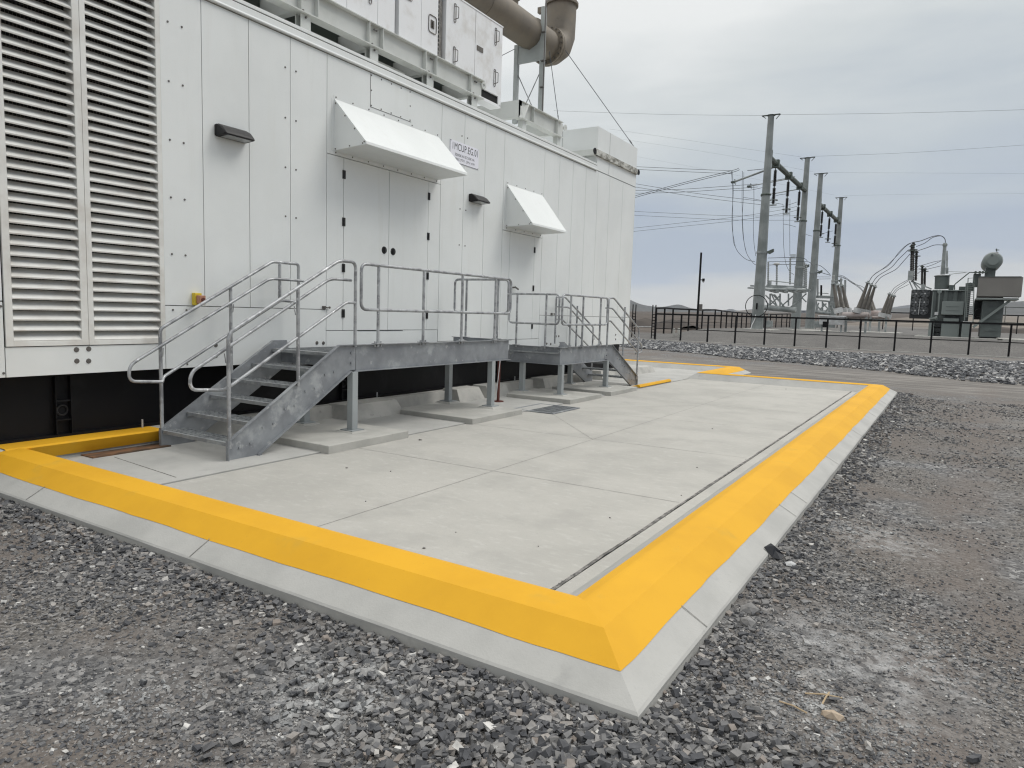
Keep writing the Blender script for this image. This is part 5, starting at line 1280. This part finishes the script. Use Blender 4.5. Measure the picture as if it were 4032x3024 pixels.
for a, b_ in (((1190, 980), (1290, 1080)), ((1200, 1075), (1240, 970)), ((1250, 1060), (1340, 980)), ((1300, 980), (1400, 1090)), ((1330, 1080), (1410, 990)), ((1195, 960), (1230, 1060)), ((1400, 1000), (1440, 1090))): bar(a, b_, .09, SUBG, 'brace')
for x_ in (1210, 1290, 1375): bar((x_, 950), (x_, 1085), .10, SUBG, 'strut')
for (xa, ya, yb_) in ((1225, 660, 880), (1272, 740, 880), (1585, 670, 900), (1530, 650, 900)): bar((xa, yb_), (xa+2, ya), .12, INSL if xa != 1272 else FENCE, 'post_insulator')
bar((1230, 840), (1370, 850), .05, SUBG, 'operating_rod')
for i in range(6): bar((1410, 620+i*17), (1450, 618+i*17), .04, LGT, 'contact_finger')

# small cabinets at pole feet
for i, (px0, px1, py0, py1, Y, M, lb) in enumerate(((3016, 3040, 1262, 1296, 66, SUBG, 'small grey control box on a stand right of the nearest pole'), (3208, 3232, 1264, 1296, 86, SUBG, 'small grey control box right of the third pole'))):
    a, b_ = onY(px0, py0, Y), onY(px1, py1, Y)
    t = thing('control_box', lb, 'cabinet', (a.x, Y, .88)); build(MB().box(a.x, b_.x, Y-.2, Y+.2, max(b_.z, 1.1), a.z), 'box', M, t, bevel=.02)
    build(MB().box(a.x+.1, a.x+.16, Y-.05, Y+.05, .85, 1.3), 'stand', M, t); build(MB().box((a.x+b_.x)/2-.1, (a.x+b_.x)/2-.04, Y-.05, Y+.05, 1.6, 2.4), 'conduit', M, t)

# ---- circuit breakers
def bushing(t, a, b_, r0=.20, r1=.095, M=INSG):
    prof = [(0, r0*1.25), (.03, r0*1.25), (.03, r0)]
    n = 22
    for i in range(n):
        q = .04+.9*i/n; r_ = r0+(r1-r0)*i/n; prof += [(q, r_), (q+.4*.9/n, r_*1.12), (q+.8*.9/n, r_)]
    prof += [(.95, r1)]
    bu = build(MB().lathe(a, b_, prof, 12), 'bushing', M, t)
    d = (Vector(b_)-Vector(a)).normalized(); c_ = Vector(a)+(Vector(b_)-Vector(a))*.95
    build(MB().lathe(c_, Vector(b_)+d*.15, [(0, r1*1.0), (.15, r1*2.0), (.45, r1*2.1), (.6, r1*1.2), (1, r1*.9)], 10), 'terminal_cap', SUBG, bu)
def breaker(label, Y, left, right, tankbox, f, cab):
    t = thing('circuit_breaker', label, 'circuit breaker', (onY(*f(*tankbox[0]), Y).x, Y, .9), 'dead tank breakers')
    for k_, (a, b_) in enumerate(left+right):
        dy = (k_ % 3)*1.1-1.1
        bushing(t, onY(*f(*b_), Y+dy), onY(*f(*a), Y+dy))
    (x0, y0), (x1, y1) = tankbox
    a, b_ = onY(*f(x0, (y0+y1)/2), Y), onY(*f(x1, (y0+y1)/2), Y); rr = abs(onY(*f(x0, y0), Y).z-onY(*f(x0, y1), Y).z)/2*.8
    for dy in (-1.1, 0, 1.1): build(MB().lathe(a+Vector((0, dy, 0)), b_+Vector((0, dy, 0)), [(0, rr*.7), (.04, rr), (.96, rr), (1, rr*.7)], 18), 'tank', TANK, t, smooth=40)
    for (a_, b2) in ((left[1] if left else right[0]), (right[1])):
        pass
    for grp in (left, right):
        if not grp: continue
        for k_, (a_, b2) in enumerate(grp):
            p = onY(*f(*b2), Y+(k_ % 3)*1.1-1.1); q = onY(*f(*a_), Y+(k_ % 3)*1.1-1.1); d = (q-p).normalized()
            build(MB().cyl(p-d*.42, p+d*.02, .36, n=20), 'current_transformer', LGT, t, smooth=40)
    for x_ in (x0+(x1-x0)*.12, x0+(x1-x0)*.88):
        for dy in (-1.2, 1.2):
            p = onY(*f(x_, y1), Y+dy); build(MB().box(p.x-.09, p.x+.09, p.y-.09, p.y+.09, .7, p.z+.3), 'leg', SUBG, t)
    p, q = onY(*f(x0, y1), Y-1.3), onY(*f(x1, y1), Y-1.3)
    build(MB().bar((p.x, Y-1.25, p.z-.05), (q.x, Y-1.25, p.z-.05), .15, .2).bar((p.x, Y+1.25, p.z-.05), (q.x, Y+1.25, p.z-.05), .15, .2), 'frame', SUBG, t)
    if cab:
        a, b_ = onY(*f(*cab[0]), Y-2), onY(*f(*cab[1]), Y-2)
        c_ = build(MB().box(a.x, b_.x, Y-2.4, Y-1.6, b_.z, a.z), 'control_cabinet', LGT, t, bevel=.03)
        build(MB().box(a.x-.08, b_.x+.08, Y-2.5, Y-1.5, a.z, a.z+.08), 'cabinet_roof', WHITE2, c_)
        build(MB().box(a.x+.3, a.x+.7, Y-2.41, Y-2.4, a.z-.95, a.z-.45), 'meter_window', BLACK, c_)
        for x_ in (a.x+.2, b_.x-.2): build(MB().box(x_-.06, x_+.06, Y-2.1, Y-1.9, .7, b_.z), 'cabinet_leg', SUBG, c_)
    return t
breaker('nearer circuit breaker with six leaning brown bushings and a pale control cabinet', 68, [((1430, 720), (1490, 1040)), ((1490, 735), (1555, 1045)), ((1548, 745), (1612, 1048))], [((1883, 705), (1765, 1042)), ((1930, 735), (1820, 1052)), ((1975, 755), (1872, 1062))], ((1560, 1085), (1900, 1185)), zc, ((1260, 1145), (1570, 1265)))
breaker('farther circuit breaker with three leaning bushings just left of the transformer', 80, [], [((340, 855), (255, 1105)), ((372, 870), (288, 1112)), ((403, 883), (322, 1120))], ((60, 1140), (330, 1185)), zq, None)
t = thing('circuit_breaker', 'partly hidden rear circuit breaker whose stubby bushing shows behind the near breaker', 'circuit breaker', (onY(*zc(1930, 1100), 84).x, 84, .9), 'dead tank breakers')
bushing(t, onY(*zc(1950, 1100), 84), onY(*zc(1905, 900), 84)); bushing(t, onY(*zc(1975, 1100), 85), onY(*zc(1925, 905), 85)); build(MB().cyl(onY(*zc(1900, 1125), 84), onY(*zc(2060, 1135), 84), .5, n=16), 'tank', TANK, t, smooth=40)
for x_ in (1920, 2040): p = onY(*zc(x_, 1135), 84); build(MB().box(p.x-.1, p.x+.1, 83.9, 84.1, .7, p.z), 'leg', SUBG, t)

# ---- dark insulator stacks on a lattice stand
def stack(f, base, top, Y, n, label, spread):
    t = thing('surge_arrester', label, 'surge arresters', (onY(*f(*base), Y).x, Y, 3), 'dark arrester stacks')
    for k_ in range(n):
        dx = spread[k_][0]; a = onY(*f(base[0]+dx, base[1]+spread[k_][1]), Y+k_*.8); b_ = onY(*f(top[0]+dx, top[1]+spread[k_][2]), Y+k_*.8)
        prof = []
        m_ = 20
        for i in range(m_): prof += [(i/m_, .085), ((i+.4)/m_, .125), ((i+.8)/m_, .085)]
        build(MB().lathe(a, b_, prof+[(1, .07)], 10), 'arrester_column', INSB, t)
        for q in (.93, .80): build(MB().cyl(a.lerp(b_, q), a.lerp(b_, q)+Vector((0, 0, .05)), .30 if q < .9 else .18, n=16), 'grading_disc', BEAMD, t)
    return t
s1 = stack(zq, (640, 700), (652, 175), 65.5, 3, 'tall cluster of dark ribbed arresters left above the transformer fans', ((-18, -40, 30), (2, 0, 0), (42, -20, 110)))
Pk = lambda x, y: onY(*zq(x, y), 65.5)
build(MB().box(Pk(588, 560).x, Pk(655, 560).x, 65.3, 65.7, Pk(600, 675).z, Pk(600, 552).z), 'counter_box', SUBG, s1)
for a, b_ in (((600, 690), (660, 830)), ((660, 700), (890, 790)), ((660, 705), (760, 800)), ((640, 690), (700, 790))): build(MB().bar(Pk(*a), Pk(*b_), .09, .09), 'bracket', SUBG, s1)
s2 = stack(zq, (770, 740), (775, 480), 74, 2, 'smaller cluster of dark ribbed arresters behind, beside the light bushing', ((-6, 0, 0), (28, 10, 35)))
build(MB().bar(onY(*zq(780, 730), 74), onY(*zq(780, 1000), 74), .3, .3), 'post', SUBG, s2)

# ---- transformer
tr = thing('power_transformer', 'large grey green power transformer with fan banks, ladder and an oil conservator drum', 'transformer', (0, 66, .88))
F0 = 63.0
def tb_(x0, y0, x1, y1, Y0, Y1, nm, M, par=tr, bev=.02, f=zq):
    a, b_ = onY(*f(x0, y0), Y0), onY(*f(x1, y1), Y0)
    return build(MB().box(a.x, b_.x, Y0, Y1, b_.z, a.z), nm, M, par, bevel=bev)
tank = tb_(905, 815, 1345, 1425, F0+.6, F0+4.2, 'main_tank', TRG)
for x_ in (915, 1058, 1188, 1300): tb_(x_-6, 815, x_+6, 1240, F0+.45, F0+.6, 'tank_rib', TRG, tank, .005)
tb_(905, 800, 1350, 816, F0+.35, F0+4.4, 'tank_lid', TRL, tank)
tb_(1030, 950, 1300, 1130, F0-.3, F0+.6, 'terminal_box', TRL)
for y_ in (1020, 1072): tb_(1075, y_-3, 1255, y_+3, F0-.33, F0-.3, 'label_bar', TRG, tr, 0)
tb_(1045, 1170, 1245, 1215, F0-.1, F0+.3, 'cable_tray', TRL)
tb_(1020, 1240, 1240, 1420, F0+.1, F0+.6, 'lower_box', TRL)
tb_(855, 1225, 910, 1405, F0, F0+.5, 'side_cabinet', TRL)
tb_(1290, 1235, 1395, 1430, F0-.4, F0+.5, 'control_cabinet', TRL)
tb_(1300, 1210, 1430, 1228, F0-.5, F0+.6, 'cabinet_roof', LGT)
for q_ in (0, 1, 2): tb_(925, 1240+q_*62, 1010, 1290+q_*62, F0+.2, F0+.55, 'radiator_panel', FAN)
# fan bank
fb = tb_(628, 805, 885, 1180, F0+1.2, F0+2.4, 'radiator_bank', FAN)
tb_(640, 796, 880, 804, F0+1.1, F0+2.4, 'radiator_rim', TRL, fb)
for r_, y_ in enumerate((850, 962, 1072)):
    for c_, x_ in enumerate((690-r_*8, 805-r_*10)):
        p = onY(*zq(x_, y_), F0+1.15); 
        fn = build(MB().ring((p.x, F0+1.15, p.z), (0, 1, 0), .325, .022, 28, 6), 'fan', FANB, tr, smooth=50)
        bl = MB()
        for i in range(6):
            t_ = i*math.pi/3+r_; d = Vector((math.cos(t_), 0, math.sin(t_))); e_ = Vector((-math.sin(t_), 0, math.cos(t_)))
            bl.add([p+d*.05-e_*.03, p+d*.05+e_*.05, p+d*.30+e_*.12+Vector((0, -.04, 0)), p+d*.31-e_*.06], [(0, 1, 2, 3)])
        o = build(bl, 'blades', FANB, fn); o.modifiers.new('s', 'SOLIDIFY').thickness = .02
        build(MB().cyl((p.x, F0+1.12, p.z), (p.x, F0+1.05, p.z), .06, n=12), 'hub', LGT, fn)
        build(MB().cyl((p.x, F0+1.19, p.z), (p.x, F0+1.16, p.z), .34, n=28), 'shroud', FANS, fn)
build(MB().bar(onY(*zq(742, 915), F0+.9), onY(*zq(715, 1125), F0+.9), .04, .04), 'fan_stay', LGT, tr)
for a, b_, r_ in (((995, 840), (975, 1100), .055), ((912, 830), (885, 1180), .035)): build(MB().cyl(onY(*zq(*a), F0-.1), onY(*zq(*b_), F0-.1), r_, n=10), 'oil_pipe', TRL, tr, smooth=50)
build(MB().lathe(onY(*zq(860, 1178), F0), onY(*zq(965, 1168), F0-.2), [(0, .07), (.75, .07), (.76, .14), (1, .14)], 16), 'valve_pipe', TRL, tr, smooth=40)
p = onY(*zq(995, 825), F0); build(MB().lathe(p, p+Vector((0, .3, 0)), [(0, .14), (.5, .16), (1, .05)], 16), 'pipe_cap', TRL, tr, smooth=50)
tb_(930, 1090, 975, 1132, F0-.2, F0+.1, 'gauge_box', LGT)
# turret and light bushing
a, b_ = onY(*zq(1022, 790), F0+2), onY(*zq(1030, 615), F0+2)
tu = build(MB().lathe(a, b_, [(0, .50), (.93, .50), (.94, .56), (1, .56)], 26), 'turret', TRG, tr, smooth=40)
build(MB().cyl(b_, b_+Vector((0, 0, .06)), .5, .25, n=26), 'turret_cap', LGT, tu)
a, b_ = onY(*zq(1035, 600), F0+2), onY(*zq(1063, 225), F0+2)
prof = []
for i in range(30): prof += [(i/30, .15-.045*i/30), ((i+.4)/30, .18-.045*i/30), ((i+.8)/30, .15-.045*i/30)]
bu = build(MB().lathe(a, b_, prof+[(1, .11)], 18), 'high_voltage_bushing', SUBG, tr)
build(MB().lathe(onY(*zq(1063, 235), F0+2), onY(*zq(1067, 190), F0+2), [(0, .12), (.2, .17), (.7, .18), (.75, .14), (1, .14)], 18), 'bushing_head', SUBG, bu, smooth=40)
a, b_ = onY(*zq(1090, 590), F0+3.5), onY(*zq(1093, 290), F0+3.5); build(MB().lathe(a, b_, [(0, .10), (.25, .11), (.3, .06), (.6, .06), (.62, .08), (.9, .06), (1, .04)], 12), 'rear_bushing', SUBG, tr)
for x0_, y0_, x1_, y1_ in ((1115, 737, 1177, 800), (1250, 757, 1345, 800), (1345, 710, 1440, 815)): tb_(x0_, y0_, x1_, y1_, F0+1.5, F0+2.5, 'lid_box', TRG)
# pipes on the lid
build(MB().tube([onY(*zq(*q), F0+.8) for q in ((1190, 800), (1190, 735), (1210, 715), (1385, 573), (1480, 573), (1600, 572))], .04, 8), 'relief_pipe', BEAMD, tr, smooth=50)
build(MB().tube([onY(*zq(*q), F0+1.2) for q in ((1115, 600), (1200, 588), (1300, 578), (1350, 568))], .025, 6), 'vent_pipe', SUBG, tr)
build(MB().tube([onY(*zq(*q), F0+1.6) for q in ((1110, 563), (1360, 568))], .018, 6), 'vent_pipe', SUBG, tr)
for x_ in (1465, 1520, 1560, 1600): tb_(x_-12, 555, x_+12, 585, F0+.6, F0+1.0, 'valve', BEAMD, tr, .01)
# ladder
ld = MB()
for x_ in ((1368, 645, 1340, 1160), (1445, 720, 1432, 1225), (1340, 715, 1320, 1205)): ld.bar(onY(*zq(x_[0], x_[1]), F0-.5), onY(*zq(x_[2], x_[3]), F0-.5), .06, .10)
build(ld, 'ladder_rails', TRL, tr)
ld = MB()
for i in range(17):
    y_ = 735+i*26; x0_ = 1352-i*1.4; ld.cyl(onY(*zq(x0_, y_), F0-.5), onY(*zq(x0_+90, y_), F0-.5), .018, n=6)
build(ld, 'ladder_rungs', TRL, tr)
build(MB().tube([onY(*zq(*q), F0-.5) for q in ((1368, 650), (1440, 645), (1448, 700))], .025, 6).tube([onY(*zq(*q), F0-.5) for q in ((1350, 722), (1400, 706), (1440, 722), (1465, 760))], .025, 6), 'ladder_hoop', TRL, tr)
# second fan bank (dark) and big radiator with side panel
tb_(1455, 935, 1565, 1190, F0+1.5, F0+2.8, 'rear_radiator', FAN)
p = onY(*zq(1510, 1100), F0+1.45); build(MB().ring((p.x, F0+1.45, p.z), (0, 1, 0), .30, .02, 24, 6), 'fan', FANB, tr)
rd = tb_(1560, 940, 1790, 1425, F0-1.0, F0+2.2, 'radiator_block', TRG)
for i in range(1, 6): tb_(1556, 940+i*80, 1794, 943+i*80, F0-1.04, F0-1.0, 'radiator_seam', TRG, rd, 0)
tb_(1525, 1420, 1755, 1450, F0-1.1, F0+2.3, 'radiator_plinth', BLACK)
pn = tb_(1515, 632, 2062, 892, F0-1.6, F0+1.6, 'sound_panel', TRG2)
tb_(1512, 624, 2068, 634, F0-1.65, F0+1.65, 'panel_cap', TRG, pn, 0)
tb_(1470, 905, 2030, 935, F0-1.7, F0+1.7, 'platform_beam', TRL)
tb_(1828, 897, 2020, 912, F0-1.75, F0-1.7, 'nameplate_strip', WHITE2, tr, 0)
a, b_ = onY(*zq(1915, 940), F0-1.3), onY(*zq(1430, 1290), F0-1.3); build(MB().bar(a, b_, .12, .17), 'diagonal_brace', TRL, tr)
tb_(1800, 935, 1812, 1240, F0-.8, F0-.6, 'support_post', TRG)
# conservator drum: axis along Y
c_ = onY(*zq(1693, 415), F0+.2)
rc = abs(onY(*zq(1693, 300), F0+.2).z-c_.z)
cd = build(MB().lathe((c_.x, F0+.2, c_.z), (c_.x-.0, F0+4.6, c_.z), [(0, rc*.55), (.03, rc*.88), (.10, rc), (.9, rc), (.97, rc*.88), (1, rc*.5)], 32), 'conservator_drum', TRL, tr, smooth=40)
build(MB().cyl((c_.x, F0+.19, c_.z), (c_.x, F0+.10, c_.z), rc*.55, n=28), 'drum_manhole', TRL, cd, smooth=40)
for (x_, y_) in ((1680, 350), (1745, 320)): p = onY(*zq(x_, y_), F0+.15); build(MB().cyl(p, p+Vector((0, -.06, 0)), .09, n=16), 'gauge', LGT if x_ > 1700 else TRG, cd)
build(MB().cyl(onY(*zq(1740, 300), F0+.5), onY(*zq(1738, 262), F0+.5), .04, n=8).bar(onY(*zq(1725, 278), F0+.5), onY(*zq(1775, 281), F0+.5), .05, .05), 'drum_vent', BEAMD, cd)
a = onY(*zq(1600, 560), F0+1); tb_(1600, 500, 1720, 630, F0+.8, F0+2.2, 'drum_support', TRG)
tb_(1440, 590, 1520, 760, F0+1, F0+2, 'gas_relay', TRG)
# handrail frame right of transformer
hr = thing('guard_railing', 'thin dark railing beyond the radiator at the right edge', 'railing', (2.5, 72, .88))
for a, b_ in (((1800, 1025), (2120, 1035)), ((1860, 1020), (1845, 1230)), ((1800, 1222), (2120, 1240)), ((1800, 1235), (2120, 1248))): build(MB().bar(onY(*zq(*a), 72), onY(*zq(*b_), 72), .05, .05), 'rail', BEAMD, hr)

# concrete plinths in the yard
for i, (px0, px1, Y0, Y1) in enumerate(((3600, 3950, 60, 68), (3330, 3540, 74, 80), (3930, 4200, 60, 66), (3100, 3330, 66, 70), (2920, 3030, 61.2, 65.4), (3150, 3250, 70, 74))):
    a, b_ = onY(px0, 1310, Y0), onY(px1, 1310, Y0); o = build(MB().box(a.x, b_.x, Y0, Y1, .5, .93+.01*i), 'yard_plinth', CONC3); tag(o, kind='structure')

# ------------------------------------------------------------------ hills
def hills(name, f, pts_, D, base, M, d2=0):
    n = len(pts_); xs = np.array([p[0] for p in pts_], float); ys = np.array([p[1] for p in pts_], float)
    xi = np.linspace(xs[0], xs[-1], n*9); yi = np.interp(xi, xs, ys)
    ker = np.ones(7)/7; yi = np.convolve(np.pad(yi, 3, mode='edge'), ker, 'valid')
    vs = []; R_ = 6
    for i, (a, b_) in enumerate(zip(xi, yi)):
        d = ray(*f(a, b_)); t_ = D/math.hypot(d.x, d.y); q = Vector((0, 0, EYE))+d*t_; u = Vector((d.x, d.y, 0)).normalized()
        h = q.z-base
        for j in range(R_+1):
            s_ = j/R_; rr = h*(s_**1.25)*(1+.10*math.sin(i*.9+j*1.7)*(1-s_)); vs.append(Vector((q.x, q.y, base+rr))-u*(1-s_)*D*.22)
        vs.append(Vector((q.x, q.y, base-20))+u*D*.1)
    m_ = R_+2
    mb = MB().add(vs, [(i*m_+j, (i+1)*m_+j, (i+1)*m_+j+1, i*m_+j+1) for i in range(len(xi)-1) for j in range(m_-1)])
    o = build(mb, name, M, smooth=80); tag(o, kind='structure'); return o
HILL = mat('hill_scrub', (.075, .073, .068), .95, 0, (.05, .052, .05), .004, 8, .38, .62)
HILLB = mat('far_hill_scrub', (.08, .08, .08), .95, 0, (.065, .067, .07), .002, 8, .38, .62)
HILLT = mat('near_rise_scrub', (.12, .105, .09), .95, 0, (.09, .08, .07), .01, 8, .38, .62)
w2 = lambda x, y: (2400+x*.27125, 1150+y*.27125)
zr = lambda x, y: (3300+x*.331, 1050+y*.331)
hills('hills', w2, [(-900, 240), (-500, 170), (-100, 90), (150, 55), (285, 102), (380, 150), (480, 185), (600, 205), (700, 214), (780, 216), (860, 202), (950, 182), (1020, 178), (1090, 202), (1160, 230), (1270, 244), (1400, 262), (1600, 290)], 3300, 12, HILL)
hills('hills', w2, [(1100, 275), (1330, 248), (1420, 242), (1500, 250), (1580, 262), (1650, 266), (1700, 258), (1770, 238), (1810, 255), (1860, 272), (1960, 262), (2080, 245), (2212, 262), (2400, 275), (2600, 280), (2800, 268), (2950, 262), (3100, 280)], 5200, 30, HILLB)
hills('hills', w2, [(1700, 300), (1850, 277), (1960, 260), (2070, 256), (2200, 268), (2400, 282), (2600, 292)], 2600, 12, HILLT)
hills('hills', zr, [(-300, 520), (0, 520), (200, 515), (415, 506), (520, 500), (640, 498), (870, 490), (1100, 488), (1500, 470), (1800, 450), (1960, 432), (2110, 414), (2212, 410), (2400, 400), (2700, 430)], 3000, 30, HILL)
hills('hills', zr, [(-600, 520), (-200, 515), (0, 520), (300, 516), (430, 503), (520, 488), (580, 492), (640, 488), (750, 466), (870, 452), (1100, 455), (1500, 470), (1800, 500)], 5600, 60, HILLB)

# ------------------------------------------------------------------ haze
HZ = bpy.data.materials.new('haze'); HZ.use_nodes = True; T = HZ.node_tree; T.nodes.clear()
ov = T.nodes.new('ShaderNodeOutputMaterial'); pv = T.nodes.new('ShaderNodeVolumePrincipled'); pv.inputs['Color'].default_value = (.72, .80, .92, 1); pv.inputs['Density'].default_value = .00005; pv.inputs['Anisotropy'].default_value = .2
T.links.new(pv.outputs[0], ov.inputs['Volume'])
o = build(MB().box(-7000, 4200, -320, 7600, -3, 420), 'haze', HZ); tag(o, kind='stuff')
print('objects', len(bpy.data.objects))
